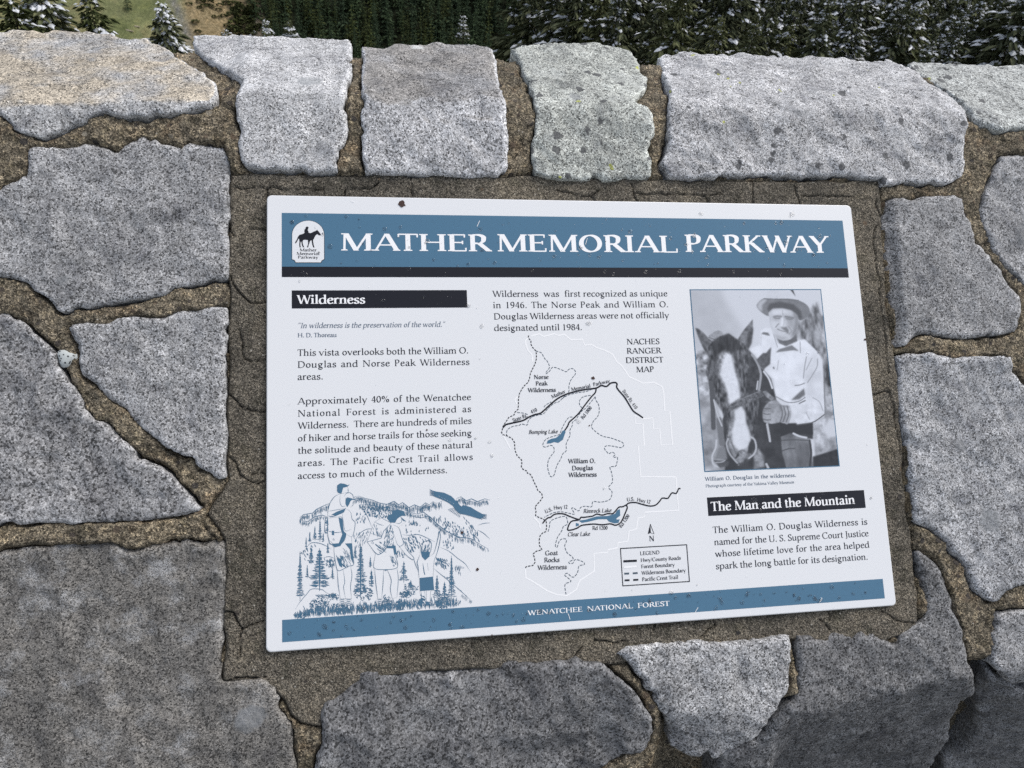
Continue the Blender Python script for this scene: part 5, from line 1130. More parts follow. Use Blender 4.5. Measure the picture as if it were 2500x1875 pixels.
# ---- line drawing of hikers, mountains and trees
def illustration():
    k = Ink(0.00022); r = random.Random(3); LW = 3.8 * MM; v5 = 'T5'
    A = on_plane(v5, [(0, 0), (2212, 0), (2212, 1659), (0, 1659)])
    hm = np.linalg.svd(np.array(sum(([[x, y, 1, 0, 0, 0, -X * x, -X * y, -X], [0, 0, 0, x, y, 1, -Y * x, -Y * y, -Y]] for (x, y), (X, Y) in zip([(0, 0), (2.212, 0), (2.212, 1.659), (0, 1.659)], A)), [])))[2][-1].reshape(3, 3)
    def T(p):
        p = np.asarray(p, float).reshape(-1, 2) / 1000; q = np.c_[p, np.ones(len(p))] @ hm.T; return q[:, :2] / q[:, 2:]
    def ln(p, w=1.0, sm=True): q = T(p); k.line(catmull(q, 4) if sm and len(p) > 2 else q, LW * w, True)
    def ct(p, w=1.0): ln(p, w * 1.15)
    def fill(p): k.poly(T(p))
    def hatch(poly, n, ang, L, w=.8):
        poly = np.array(poly, float); lo, hi = poly.min(0), poly.max(0); c, s = math.cos(math.radians(ang)), math.sin(math.radians(ang)); d = 0
        while d < n:
            x, y = r.uniform(lo[0], hi[0]), r.uniform(lo[1], hi[1])
            if inside(np.array([x]), np.array([y]), poly)[0]:
                l = L * r.uniform(.5, 1.2); ln([(x, y), (x + c * l * .5 + r.uniform(-3, 3), y + s * l * .5), (x + c * l, y + s * l)], w)
            d += 1
    def pine(x, y0, y1, hw, dens=1.0):
        ln([(x, y0), (x + r.uniform(-2, 2), (y0 + y1) / 2), (x, y1)], 1.6 + hw / 40)
        n = int((y1 - y0) / 15 * dens)
        for i in range(n):
            t = (i + r.random()) / n; y = y0 + (y1 - y0) * (0.04 + .86 * t); w = hw * (0.12 + .88 * t) * r.uniform(.55, 1.05)
            for sg in (-1, 1):
                for q in range(1 + int(hw / 38)):
                    a = w * r.uniform(.15, .75) * (q > 0); b = a + w * r.uniform(.35, .7) if q else w
                    ln([(x + sg * a, y + r.uniform(-4, 4)), (x + sg * (a + b) / 2, y + 5 + r.uniform(-3, 7)), (x + sg * b, y + r.uniform(4, 14) - 4)], r.uniform(1.0, 2.0))
    ridges = [[(140, 460), (180, 425), (280, 410), (320, 370), (400, 330), (470, 300)], [(720, 235), (780, 225), (850, 250), (930, 270), (1000, 300), (1080, 315), (1160, 282), (1210, 320), (1250, 295), (1320, 350), (1380, 320), (1440, 345), (1500, 298), (1540, 320), (1580, 285), (1620, 305), (1680, 280)],
              [(1830, 255), (1880, 232), (1940, 275), (1995, 255), (2060, 285), (2140, 255), (2195, 270)], [(780, 320), (900, 320), (1000, 345), (1100, 350), (1200, 370)], [(1280, 380), (1400, 420), (1480, 400), (1560, 460), (1640, 540), (1720, 600), (1850, 670), (1980, 680), (2080, 740), (2180, 800)],
              [(150, 490), (230, 500), (300, 450), (380, 430), (440, 450)]]
    for p in ridges: ln(p, 1.9, False)
    for p, n, L in ((ridges[0], 120, 50), (ridges[1], 420, 62), (ridges[2], 140, 50), (ridges[3], 200, 34), (ridges[4], 260, 46), (ridges[5], 90, 38)):
        q = resample(p, 1.0, False)
        for i in range(n): x, y = q[int(r.random() * (len(q) - 1))]; d = r.uniform(2, 26); ln([(x, y + d), (x + r.uniform(-8, 12), y + d + L * r.uniform(.4, 1))], r.uniform(.8, 1.6))
    for p in ([(1280, 430), (1450, 460), (1520, 445), (1600, 490)], [(1660, 780), (1750, 820), (1850, 900), (1930, 960), (1985, 1045)], [(1580, 1000), (1650, 1060), (1800, 1180), (1900, 1270), (2005, 1365)], [(800, 340), (860, 420), (920, 560)], [(740, 700), (800, 620), (880, 580), (960, 590)],
              [(2070, 540), (2130, 520), (2195, 515)], [(2060, 590), (2130, 630), (2195, 690)], [(1250, 640), (1330, 650), (1420, 640), (1520, 680), (1600, 720)], [(190, 830), (250, 740), (330, 730), (420, 760), (480, 800)], [(400, 890), (460, 880), (520, 900)]): ln(p, 1.3)
    hatch([(800, 330), (930, 330), (1150, 380), (1150, 470), (960, 440), (850, 420)], 190, 80, 22, 1.6)
    hatch([(1560, 430), (1640, 420), (1760, 480), (1960, 580), (1990, 680), (1850, 660), (1700, 580)], 260, 78, 30, 1.6)
    hatch([(1260, 650), (1400, 650), (1560, 700), (1480, 740), (1330, 830), (1240, 760)], 150, 60, 34, 1.6)
    hatch([(720, 620), (860, 600), (930, 560), (900, 700), (760, 780)], 90, 100, 34, 1.1)
    hatch([(1880, 430), (1960, 470), (2080, 650), (2120, 730), (2000, 690), (1960, 560)], 130, 60, 40, 1.5)
    hatch([(1600, 880), (1720, 900), (1760, 960), (1700, 1000), (1600, 960)], 90, 60, 34, 1.5)
    hatch([(1640, 1040), (1760, 1100), (1900, 1240), (1960, 1330), (1800, 1210)], 120, 45, 30, 1.8)
    hatch([(1800, 970), (1900, 970), (1960, 1030), (1860, 1050)], 36, 85, 40, 1.0)
    hatch([(150, 830), (260, 740), (330, 740), (250, 840), (180, 920)], 70, 60, 30, 1.4)
    hatch([(380, 880), (520, 900), (500, 1000), (420, 960)], 60, 70, 34, 1.6)
    for _ in range(130):
        x, y, a, b = r.choice(((1280, 1600, 540, 660), (1690, 1820, 700, 820), (880, 1110, 370, 470), (760, 900, 430, 560), (1180, 1270, 820, 900))) if False else (0, 0, 0, 0)
        z = r.choice(((1280, 1590, 540, 655), (1690, 1815, 700, 815), (880, 1110, 375, 465), (750, 860, 420, 540), (1180, 1270, 830, 900), (1320, 1420, 510, 550)))
        px_, py_ = r.uniform(z[0], z[1]), r.uniform(z[2], z[3]); h = r.uniform(18, 38); fill([(px_ - 5, py_), (px_, py_ - h), (px_ + 5, py_)])
    for a in ((360, 470, 720, 32), (305, 550, 705, 28), (250, 610, 725, 22), (210, 670, 785, 18), (395, 620, 720, 18), (445, 730, 850, 24), (265, 780, 960, 42), (145, 820, 1360, 46), (355, 790, 1250, 120), (222, 970, 1115, 24), (495, 1010, 1125, 28), (470, 900, 995, 25), (800, 740, 1320, 80), (905, 880, 1000, 24), (915, 1020, 1210, 42), (1265, 930, 1160, 62), (1625, 1080, 1340, 52), (1705, 1150, 1350, 52), (1780, 870, 1350, 48), (2020, 620, 700, 28), (2060, 600, 660, 14), (1340, 1130, 1240, 40), (740, 760, 900, 30)): pine(*a)
    # grass and brush at the foot
    for _ in range(620):
        x = r.uniform(85, 1880); b = 1550 - (x - 60) * 0.0725 + r.uniform(-50, 6); L = r.uniform(25, 95) * (1 if x > 200 else .6); s = r.uniform(-26, 26)
        if x > 1840: L *= .5
        ln([(x, b), (x + s * .3, b - L * .6), (x + s, b - L)], r.uniform(1.0, 2.0))
    for cx, cy, rx, ry, n in ((350, 1390, 100, 70, 120), (570, 1440, 80, 55, 80), (1085, 1380, 50, 90, 90), (170, 1510, 70, 36, 50), (830, 1280, 110, 70, 90), (1340, 1230, 80, 60, 60), (1280, 1290, 60, 30, 60), (500, 1310, 70, 30, 60), (1240, 1400, 60, 60, 60), (1680, 1380, 80, 60, 90)):
        for _ in range(n):
            a = r.uniform(0, 6.28); q = r.random() ** .5; x, y = cx + rx * q * math.cos(a), cy + ry * q * math.sin(a); ln([(x, y), (x + r.uniform(-16, 16), y + r.uniform(-16, 16)), (x + r.uniform(-22, 22), y + r.uniform(-22, 22))], r.uniform(1.0, 2.0))
    ln([(95, 1450), (130, 1390), (160, 1350), (220, 1280), (270, 1230), (380, 1235), (430, 1270), (540, 1320)], 1.3); hatch([(300, 1290), (420, 1270), (420, 1310), (340, 1320)], 40, 40, 40)
    k.build('hiker_drawing', DRAW, SIGN, 'blue ink drawing of mountains, firs and grass')
    # figures are drawn over cleared paper
    W = Ink(0.00036)
    for p in ([(545, 200), (520, 230), (470, 300), (445, 400), (445, 465), (412, 480), (412, 605), (445, 620), (460, 700), (510, 745), (515, 850), (545, 1020), (552, 1150), (560, 1200), (580, 1330), (700, 1330), (695, 1200), (705, 1080), (695, 980), (722, 965), (705, 740), (725, 620), (740, 520), (705, 470), (690, 345), (718, 320), (715, 280), (770, 275), (720, 240), (690, 190), (660, 190), (668, 172), (655, 130), (600, 120)],
              [(950, 505), (870, 720), (960, 840), (940, 995), (965, 1180), (985, 1330), (1025, 1330), (1045, 1025), (1090, 1025), (1130, 1130), (1120, 1230), (1140, 1330), (1190, 1320), (1205, 1120), (1195, 995), (1180, 850), (1215, 765), (1290, 860), (1360, 915), (1372, 890), (1300, 810), (1240, 660), (1210, 560), (1290, 500), (1260, 400), (1150, 380), (1090, 470), (1020, 460)],
              [(1445, 800), (1440, 860), (1410, 940), (1430, 1100), (1440, 1250), (1455, 1320), (1440, 1400), (1550, 1390), (1555, 1250), (1590, 1240), (1580, 1095), (1590, 940), (1620, 850), (1660, 660), (1645, 605), (1620, 740), (1590, 840), (1550, 860), (1560, 740), (1490, 715)]): W.poly(T(p))
    W.build('drawing_ground', WHITE, SIGN, 'blank paper inside the drawn figures')
    k2 = Ink(0.0005); k = k2
    fill([(545, 170), (545, 110), (580, 88), (630, 95), (660, 110), (682, 97), (665, 118), (640, 130), (610, 135), (600, 175), (590, 200), (560, 195)])
    ln([(655, 130), (666, 150), (660, 160), (668, 172), (655, 187), (625, 190)]); ln([(590, 200), (520, 230), (470, 300), (448, 370), (445, 435)], 1.3); ln([(580, 210), (575, 290), (600, 340), (640, 330)]); ln([(590, 200), (620, 195)]); ln([(445, 390), (540, 375), (620, 360)])
    fill([(480, 430), (540, 395), (620, 365), (640, 352), (620, 400), (540, 435)]); ln([(445, 440), (500, 445), (600, 410)], 2)
    ln([(620, 235), (640, 200), (680, 190), (715, 215), (720, 245), (770, 275)], 1.2); fill([(630, 250), (660, 240), (720, 255), (772, 277), (720, 268), (660, 252)]); fill([(636, 255), (690, 252), (712, 262), (690, 280), (672, 320), (655, 345), (635, 310)]); ln([(722, 280), (715, 300), (718, 320), (690, 345)])
    ln([(640, 360), (690, 400), (705, 470), (722, 490), (740, 520), (725, 620), (700, 665), (650, 640)], 1.2); ln([(600, 410), (612, 500), (632, 600), (700, 585)]); ln([(700, 660), (705, 740)])
    ln([(445, 465), (570, 450), (600, 470), (612, 600), (640, 640), (600, 730), (480, 745), (455, 700), (440, 620), (440, 470)], 1.8); fill([(560, 455), (598, 470), (612, 600), (642, 640), (605, 735), (560, 742), (600, 640), (578, 560)]); ln([(415, 470), (440, 465), (440, 610), (412, 605), (415, 470)], 2.2); hatch([(412, 470), (440, 470), (440, 605), (412, 605)], 40, 0, 20, 1.2)
    ln([(440, 600), (520, 620), (620, 610)], 1.5); fill([(488, 600), (513, 600), (512, 650), (488, 645)]); ln([(495, 700), (505, 685), (515, 702), (495, 700)]); fill([(480, 742), (600, 732), (580, 765), (520, 780)])
    ln([(510, 745), (515, 850), (545, 1020), (600, 1020), (660, 985), (722, 965), (718, 880), (705, 735)], 1.4); fill([(630, 738), (705, 735), (722, 960), (694, 900), (682, 800)]); fill([(540, 900), (590, 900), (600, 1000), (570, 980)]); hatch([(530, 860), (620, 850), (640, 960), (560, 1000)], 60, 60, 50, 1.6); hatch([(590, 780), (690, 800), (690, 900), (640, 960)], 40, 60, 50, 1.1)
    for p in ([(548, 1020), (555, 1150), (560, 1200), (580, 1330)], [(610, 1020), (628, 1150), (615, 1210), (635, 1330)], [(690, 985), (705, 1080), (690, 1200), (700, 1330)]): ln(p, 1.3)
    for x in (600, 670):
        for y in (1335, 1355, 1375, 1395): ln([(x - 32, y), (x, y + 8), (x + 34, y)], 1.3)
    k2.build('hiker_drawing', DRAW, SIGN, 'blue ink drawing of a man with a backpack carrying a child'); k = k2 = Ink(0.0005)
    for p in ([(950, 1000), (965, 1180), (985, 1330)], [(1045, 1025), (1040, 1180), (1025, 1330)], [(1090, 1025), (1130, 1130), (1120, 1230), (1140, 1330)], [(1190, 1000), (1205, 1120), (1190, 1320)]): ln(p, 1.3)
    for x in (1005,):
        for y in (1335, 1355, 1375, 1395): ln([(x - 32, y), (x, y + 8), (x + 34, y)], 1.3)
    fill([(1085, 470), (1100, 430), (1135, 420), (1142, 385), (1200, 370), (1270, 390), (1282, 440), (1240, 440), (1195, 470), (1170, 515), (1120, 510)]); fill([(1225, 445), (1292, 500), (1255, 492)]); ln([(1235, 460), (1242, 500), (1215, 522), (1175, 515)])
    ln([(950, 505), (1020, 460), (1130, 515), (1090, 560), (1050, 600), (1020, 680), (870, 720), (905, 620), (950, 505)], 1.5, False); ln([(950, 505), (1000, 530), (1050, 545)]); ln([(905, 625), (1020, 665)], 1.4); ln([(870, 720), (960, 840), (1010, 850), (1080, 780), (1090, 640)], 1.8); hatch([(1080, 560), (1135, 530), (1085, 770), (1050, 740)], 90, 100, 40, 1.3); hatch([(950, 740), (1030, 700), (1060, 780), (1000, 840)], 50, 40, 50, 1.3); ln([(910, 735), (925, 715), (938, 740), (910, 735)]); hatch([(940, 520), (1040, 550), (1020, 650), (920, 610)], 40, 80, 40, 1.0)
    ln([(1150, 535), (1210, 570), (1240, 660), (1260, 740), (1205, 762), (1160, 640)], 1.2); ln([(1215, 765), (1290, 860), (1360, 912), (1372, 890), (1300, 810), (1260, 740)], 1.2); fill([(1085, 768), (1175, 760), (1187, 852), (1162, 860), (1150, 790), (1085, 788)]); hatch([(1095, 600), (1150, 560), (1160, 700), (1165, 760), (1090, 760)], 80, 100, 24, 1.1)
    ln([(960, 850), (940, 995), (1050, 1020), (1195, 995), (1170, 860), (1150, 790)], 1.4); fill([(1045, 1018), (1090, 1015), (1072, 1034)]); hatch([(1100, 850), (1160, 860), (1185, 960), (1140, 980)], 30, 65, 50, 1.2)
    fill([(1448, 828), (1550, 828), (1540, 880), (1495, 920), (1460, 880)]); ln([(1445, 800), (1450, 750), (1490, 715), (1540, 708), (1562, 740), (1550, 830), (1500, 832), (1448, 820), (1445, 800)], 1.5); hatch([(1450, 760), (1550, 720), (1550, 820), (1455, 820)], 50, 95, 50, 1.1)
    ln([(1540, 880), (1590, 840), (1620, 740), (1640, 650), (1645, 605), (1660, 660), (1645, 760), (1620, 850), (1590, 940), (1580, 1100)], 1.8); ln([(1440, 860), (1410, 940), (1420, 990), (1430, 1100)], 1.6); fill([(1435, 1110), (1580, 1095), (1592, 1240), (1440, 1252)]); ln([(1470, 950), (1485, 1050), (1495, 1080)], 2.2); ln([(1520, 950), (1530, 1030)], 1)
    for p in ([(1450, 1250), (1455, 1320), (1430, 1400)], [(1490, 1250), (1495, 1310)], [(1510, 1250), (1510, 1380)], [(1555, 1250), (1545, 1380)], [(1370, 890), (1390, 960), (1425, 1040)]): ln(p, 1.3)
    fill([(1430, 1340), (1475, 1330), (1465, 1400), (1430, 1410)]); fill([(1495, 1360), (1550, 1370), (1540, 1400), (1500, 1410)]); hatch([(1440, 1290), (1490, 1290), (1480, 1380), (1430, 1390)], 30, 30, 30, 1.6)
    sg = Ink(0.0005); q = T([(1878, 1308), (1988, 1388)]); sg.text("NOEL '99", q[0], q[1], 24 * MM, 0); sg.build('drawing_signature', DRAW, SIGN)
    k2.build('hiker_drawing', DRAW, SIGN, 'blue ink drawing of a woman with a backpack leading a child by the hand'); k = Ink(0.0005)
    fill([(1540, 152), (1580, 168), (1620, 178), (1700, 190), (1780, 228), (1835, 285), (1868, 318), (1905, 322), (1985, 345), (2050, 385), (2115, 420), (2166, 434), (2112, 440), (2164, 452), (2100, 450), (2152, 472), (2085, 462), (2120, 482), (2050, 462), (1980, 440), (1920, 425), (1868, 415), (1822, 375), (1795, 330), (1735, 290), (1665, 258), (1610, 236), (1556, 214), (1604, 222), (1548, 198), (1600, 208), (1542, 180), (1596, 192)])
    for i in range(9): ln([(1820 + i * 9, 350 + i * 5), (1750 + i * 14, 350 + i * 10 + 20), (1765 + i * 14, 385 + i * 7)], 1.0)
    for i in range(6): ln([(1580, 190 + i * 6), (1545, 150 + i * 13)], 1.8); ln([(2100, 420 + i * 6), (2160, 425 + i * 10)], 1.6)
    ea = k.build('eagle_drawing', DRAW, SIGN, 'dark blue drawn eagle with spread wings'); k = Ink(0.0007)
    fill([(1862, 320), (1885, 308), (1902, 322), (1890, 338)])
    for i in range(6): ln([(1640 + i * 30, 222 + i * 15), (1656 + i * 30, 236 + i * 15)], .7)
    k.build('feather_mark', WHITE, ea)
illustration()

# ---- the black-and-white photograph, printed flat on the panel
def photograph():
    Q = on_plane('PH', [(70, 36), (1845, 32), (2107, 2427), (277, 2500)])
    u0, u1, v1, v0 = Q[[0, 3], 0].mean(), Q[[1, 2], 0].mean(), Q[:2, 1].mean(), Q[2:, 1].mean()
    bo = rect('photo_border', u0, u1, v0, v1, BLUE, 0.0002); i = 14 / 5.53 / 1650
    a0, a1, b0, b1 = u0 + i, u1 - i, v0 + i, v1 - i; nx, ny = 200, 290; ss = 3
    # canvas coordinates: survey view -> pixel of the print
    def TX(p): q = on_plane('PH', p); return np.c_[(q[:, 0] - a0) / (a1 - a0) * nx * ss, (b1 - q[:, 1]) / (b1 - b0) * ny * ss]
    im = np.full((ny * ss, nx * ss), 0.81); gy, gx = np.mgrid[0:ny * ss, 0:nx * ss] + 0.5
    def blur(m, s):
        if s <= 0: return m
        k = np.exp(-0.5 * (np.arange(-int(3 * s), int(3 * s) + 1) / s) ** 2); k /= k.sum(); p = len(k) // 2
        m = np.pad(m, p, mode='edge'); m = np.apply_along_axis(lambda r: np.convolve(r, k, 'valid'), 1, m); return np.apply_along_axis(lambda r: np.convolve(r, k, 'valid'), 0, m)
    def paint(p, val, soft=1.0, tex=0.0, sc=14, alpha=1.0, st=(1, 1), sm=False):
        q = TX(p); q = catmull(q, 4, True) if sm else q; pad = int(soft * 3 + 4)
        x0, y0 = np.maximum(np.floor(q.min(0)).astype(int) - pad, 0); x1, y1 = np.minimum(np.ceil(q.max(0)).astype(int) + pad, [nx * ss, ny * ss])
        if x1 <= x0 or y1 <= y0: return
        S = (slice(y0, y1), slice(x0, x1)); m = blur(inside(gx[S], gy[S], q).astype(float), soft) * alpha
        v = val + (fbm(gx[S] * st[0], gy[S] * st[1], sc, 4, int(val * 90)) * tex if tex else 0); im[S] = im[S] * (1 - m) + v * m
    def stroke(p, w, val, soft=0.8, alpha=1.0):
        q = catmull(TX(p), 5) if len(p) > 2 else TX(p); w = w / 5.53 * 0.5 / 1650 / (a1 - a0) * nx * ss; pad = int(w + soft * 3 + 4)
        x0, y0 = np.maximum(np.floor(q.min(0)).astype(int) - pad, 0); x1, y1 = np.minimum(np.ceil(q.max(0)).astype(int) + pad, [nx * ss, ny * ss])
        if x1 <= x0 or y1 <= y0: return
        S = (slice(y0, y1), slice(x0, x1)); d = seg_dist(gx[S], gy[S], q, False); m = blur((d < w).astype(float), soft) * alpha; im[S] = im[S] * (1 - m) + val * m
    paint([(60, 20), (480, 20), (560, 200), (760, 520), (820, 700), (60, 900)], .72, 14, .05, 80)
    paint([(1540, 480), (1640, 440), (1700, 330), (1790, 190), (1850, 380), (1900, 420), (2100, 1800), (1850, 1800), (1860, 950), (1640, 720), (1520, 700)], .47, 5, .55, 30, 1, (1.2, .5))
    paint([(1750, 660), (1830, 640), (1850, 800), (1780, 840)], .72, 6, .2, 20, .8); paint([(1900, 1300), (2010, 1400), (2060, 1800), (1900, 1800)], .60, 6, .3, 26)
    paint([(140, 900), (260, 860), (330, 920), (360, 1300), (380, 1500), (200, 1560)], .55, 6, .5, 26); paint([(180, 1180), (350, 1180), (380, 1500), (200, 1500)], .66, 8, .5, 22, .7)
    paint([(190, 1480), (420, 1480), (480, 1800), (620, 2520), (260, 2520)], .60, 8, .22, 40); paint([(230, 1850), (420, 1850), (400, 2300), (260, 2300)], .48, 12, .25, 40, .7)
    paint([(1740, 1850), (2020, 1740), (2100, 2230), (1780, 2300)], .64, 4, .3, 30); paint([(1880, 1930), (1960, 1800), (2060, 1800), (2070, 2020), (1950, 2040)], .80, 4)
    paint([(1740, 2300), (1900, 2250), (2080, 2190), (2110, 2440), (1740, 2450)], .16, 3, .05)
    # shirt
    paint([(1035, 600), (1100, 560), (1180, 560), (1250, 760), (1380, 800), (1500, 750), (1630, 715), (1800, 880), (1870, 1000), (1890, 1400), (1905, 1600), (1890, 1750), (1740, 1830), (1530, 1870), (1440, 1600), (1240, 1500), (1220, 1250), (1080, 1130), (1000, 980), (930, 950), (890, 850), (1030, 780)], .87, 2, .07, 40)
    paint([(1640, 960), (1800, 900), (1880, 1100), (1890, 1500), (1660, 1560), (1620, 1300)], .80, 10, .08, 40, .8)
    # horse body behind, trousers
    paint([(1030, 1090), (1080, 1130), (1180, 1250), (1240, 1490), (1310, 1850), (1740, 1840), (1745, 2060), (1320, 2030), (1390, 2450), (560, 2520), (520, 1800), (700, 1400)], .20, 2.5, .08, 40)
    paint([(1310, 2030), (1440, 1978), (1700, 2060), (1745, 2450), (1390, 2460), (1330, 2250)], .43, 2, .16, 30, 1, (1, .4)); paint([(1290, 1840), (1530, 1872), (1740, 1840), (1745, 2010), (1440, 1972), (1310, 2022)], .16, 2); stroke([(1480, 1985), (1560, 2022), (1655, 2042)], 30, .80); stroke([(1310, 2080), (1480, 2070), (1680, 2080)], 12, .25); stroke([(1700, 2080), (1720, 2250), (1700, 2430)], 30, .2); stroke([(1330, 2220), (1420, 2190), (1500, 2190)], 14, .26)
    paint([(940, 2230), (1000, 2180), (1080, 2280), (1090, 2440), (950, 2460)], .52, 4, .2)
    # horse head
    paint([(155, 558), (205, 575), (260, 620), (335, 700), (400, 750), (420, 860), (330, 950), (260, 830), (200, 700)], .36, 2, .2, 18); paint([(930, 445), (936, 600), (915, 760), (870, 860), (800, 800), (730, 715), (800, 600)], .40, 2, .2, 20); paint([(900, 560), (932, 560), (910, 770), (860, 850), (850, 740)], .24, 5, .1)
    paint([(330, 690), (400, 620), (470, 595), (530, 630), (510, 710), (420, 740)], .58, 2, .12, 14, sm=True); stroke([(340, 690), (430, 720)], 10, .3)
    paint([(390, 745), (480, 680), (600, 635), (680, 690), (730, 720), (800, 770), (880, 860), (950, 950), (1030, 1100), (1045, 1200), (1010, 1400), (1030, 1500), (1000, 1700), (960, 1960), (980, 2080), (975, 2200), (900, 2330), (760, 2410), (700, 2370), (600, 2180), (570, 2080), (590, 1900), (520, 1700), (400, 1500), (330, 1280), (300, 1150), (330, 950), (300, 850)], .29, 3, .30, 8, 1, (1, .35))
    paint([(400, 740), (600, 640), (720, 730), (760, 800), (690, 880), (640, 900), (560, 860), (480, 900), (420, 1050), (390, 900)], .19, 5, .12, 10, 1, (1, .25))
    paint([(880, 880), (960, 960), (1030, 1110), (1040, 1200), (1000, 1400), (860, 1480), (840, 1300), (900, 1100)], .22, 8, .1)
    paint([(470, 930), (560, 880), (640, 910), (670, 1000), (700, 1150), (745, 1300), (770, 1500), (610, 1620), (580, 1450), (520, 1300), (460, 1200), (480, 1080)], .62, 8, .3, 10); paint([(570, 900), (630, 920), (660, 1000), (690, 1150), (735, 1300), (760, 1500), (620, 1600), (595, 1450), (550, 1300), (490, 1200), (510, 1080)], .86, 4, .05, 12)
    paint([(640, 1680), (780, 1610), (830, 1700), (845, 1850), (880, 1950), (925, 2040), (905, 2150), (850, 2300), (760, 2395), (700, 2330), (620, 2200), (590, 2080), (610, 1900), (640, 1760)], .55, 5, .25, 14); paint([(680, 1680), (780, 1615), (828, 1700), (842, 1850), (880, 1960), (900, 2060), (860, 2180), (800, 2200), (740, 2220), (660, 2120), (650, 1960), (690, 1800)], .84, 4, .05, 20)
    paint([(860, 2245), (880, 2140), (915, 2060), (945, 2080), (950, 2180), (915, 2262)], .20, 2.5); stroke([(900, 2030), (955, 2070), (978, 2170), (950, 2260), (880, 2320)], 26, .70); stroke([(600, 2055), (578, 2130), (620, 2260), (740, 2405)], 24, .66); stroke([(640, 2100), (690, 2220), (720, 2290)], 18, .42); paint([(690, 2320), (735, 2235), (750, 2280), (700, 2335)], .2, 2); stroke([(700, 2260), (780, 2210), (830, 2230)], 12, .4); stroke([(720, 2400), (800, 2390), (900, 2340)], 18, .25)
    # bridle
    paint([(615, 1605), (700, 1545), (780, 1520), (900, 1460), (1040, 1408), (1085, 1480), (880, 1572), (750, 1622), (650, 1660)], .36, 1.5, .2, 8); stroke([(615, 1600), (780, 1518), (1040, 1408)], 8, .55); stroke([(920, 920), (1000, 1050), (1040, 1180), (1030, 1300), (1015, 1400)], 34, .60); stroke([(930, 960), (990, 1080), (1020, 1200)], 10, .25); stroke([(1080, 1150), (1150, 1250), (1195, 1375)], 26, .84); stroke([(600, 1640), (570, 1800), (590, 2000)], 10, .2)
    stroke([(1000, 1280), (985, 1390)], 22, .75)
    paint([(980, 990), (1070, 900), (1110, 900), (1180, 818), (1165, 1050), (1100, 1100), (1080, 1130), (1030, 1080)], .31, 2.5, .1)
    stroke([(370, 1300), (390, 1600), (400, 1910)], 66, .30); stroke([(480, 1800), (500, 2000), (520, 2120)], 90, .42, 2); stroke([(405, 1530), (450, 1720), (515, 1885)], 18, .76); stroke([(445, 1650), (520, 1800)], 10, .7); stroke([(440, 2075), (430, 2180), (385, 2290), (400, 2400), (470, 2440)], 26, .74); paint([(400, 2345), (520, 2352), (615, 2362), (600, 2430), (480, 2445)], .28, 2, .1); stroke([(430, 2378), (520, 2370), (560, 2345)], 14, .7); paint([(470, 2170), (560, 2160), (590, 2340), (420, 2330)], .47, 3)
    # fist and cuff
    paint([(1110, 1600), (1180, 1530), (1260, 1540), (1320, 1600), (1430, 1620), (1448, 1750), (1400, 1862), (1330, 1830), (1200, 1855), (1085, 1830), (1065, 1690)], .60, 2, .18, 24, sm=True)
    for y in (1640, 1712, 1790): stroke([(1070, y), (1120, y + 14), (1170, y + 10)], 11, .28)
    for x in (1310, 1350, 1395): stroke([(x, 1620), (x + 22, 1720), (x - 10, 1830)], 14, .36)
    stroke([(1100, 1845), (1200, 1865), (1320, 1840)], 14, .2); stroke([(1110, 1560), (1220, 1530)], 18, .35); paint([(1060, 1420), (1110, 1410), (1230, 1510), (1190, 1545), (1120, 1500)], .52, 2, .2, 10)
    stroke([(1125, 1860), (1150, 2000), (1165, 2090)], 34, .72); stroke([(1115, 2400), (1140, 2450)], 36, .7)
    # forearm, folds
    paint([(1440, 1600), (1560, 1580), (1720, 1560), (1880, 1640), (1900, 1750), (1740, 1830), (1530, 1870)], .84, 3, .1, 24); stroke([(1530, 1870), (1740, 1835), (1900, 1730)], 16, .30); stroke([(1895, 1100), (1895, 1400), (1905, 1640)], 9, .35)
    for p, w, v in (([(1655, 950), (1630, 1100), (1615, 1240)], 12, .55), ([(1730, 970), (1650, 1130)], 10, .58), ([(1805, 980), (1800, 1080), (1740, 1190), (1670, 1300)], 13, .58), ([(1500, 1338), (1570, 1330), (1632, 1305)], 12, .42), ([(1250, 1490), (1400, 1565), (1540, 1555), (1640, 1500)], 14, .48), ([(1560, 1580), (1640, 1540)], 18, .42), ([(1740, 1500), (1830, 1560), (1880, 1680)], 12, .60), ([(1280, 1000), (1260, 1130)], 8, .6), ([(1570, 750), (1575, 900)], 10, .55), ([(1210, 640), (1265, 820)], 9, .55), ([(1620, 1380), (1625, 1500)], 8, .5), ([(1650, 1700), (1700, 1800)], 9, .55), ([(1050, 640), (1040, 800)], 7, .7)): stroke(p, w, v)
    paint([(1450, 1535), (1540, 1450), (1620, 1380), (1638, 1460), (1560, 1525)], .40, 3); paint([(1240, 892), (1290, 848), (1460, 793), (1555, 875), (1480, 862), (1290, 885)], .46, 2); paint([(1045, 640), (1075, 618), (1140, 625), (1165, 668), (1100, 655)], .42, 2); stroke([(1213, 1095), (1216, 1106)], 26, .5)
    # head
    paint([(1250, 690), (1340, 730), (1440, 710), (1520, 600), (1530, 740), (1380, 808), (1290, 770)], .38, 2.5, .06)
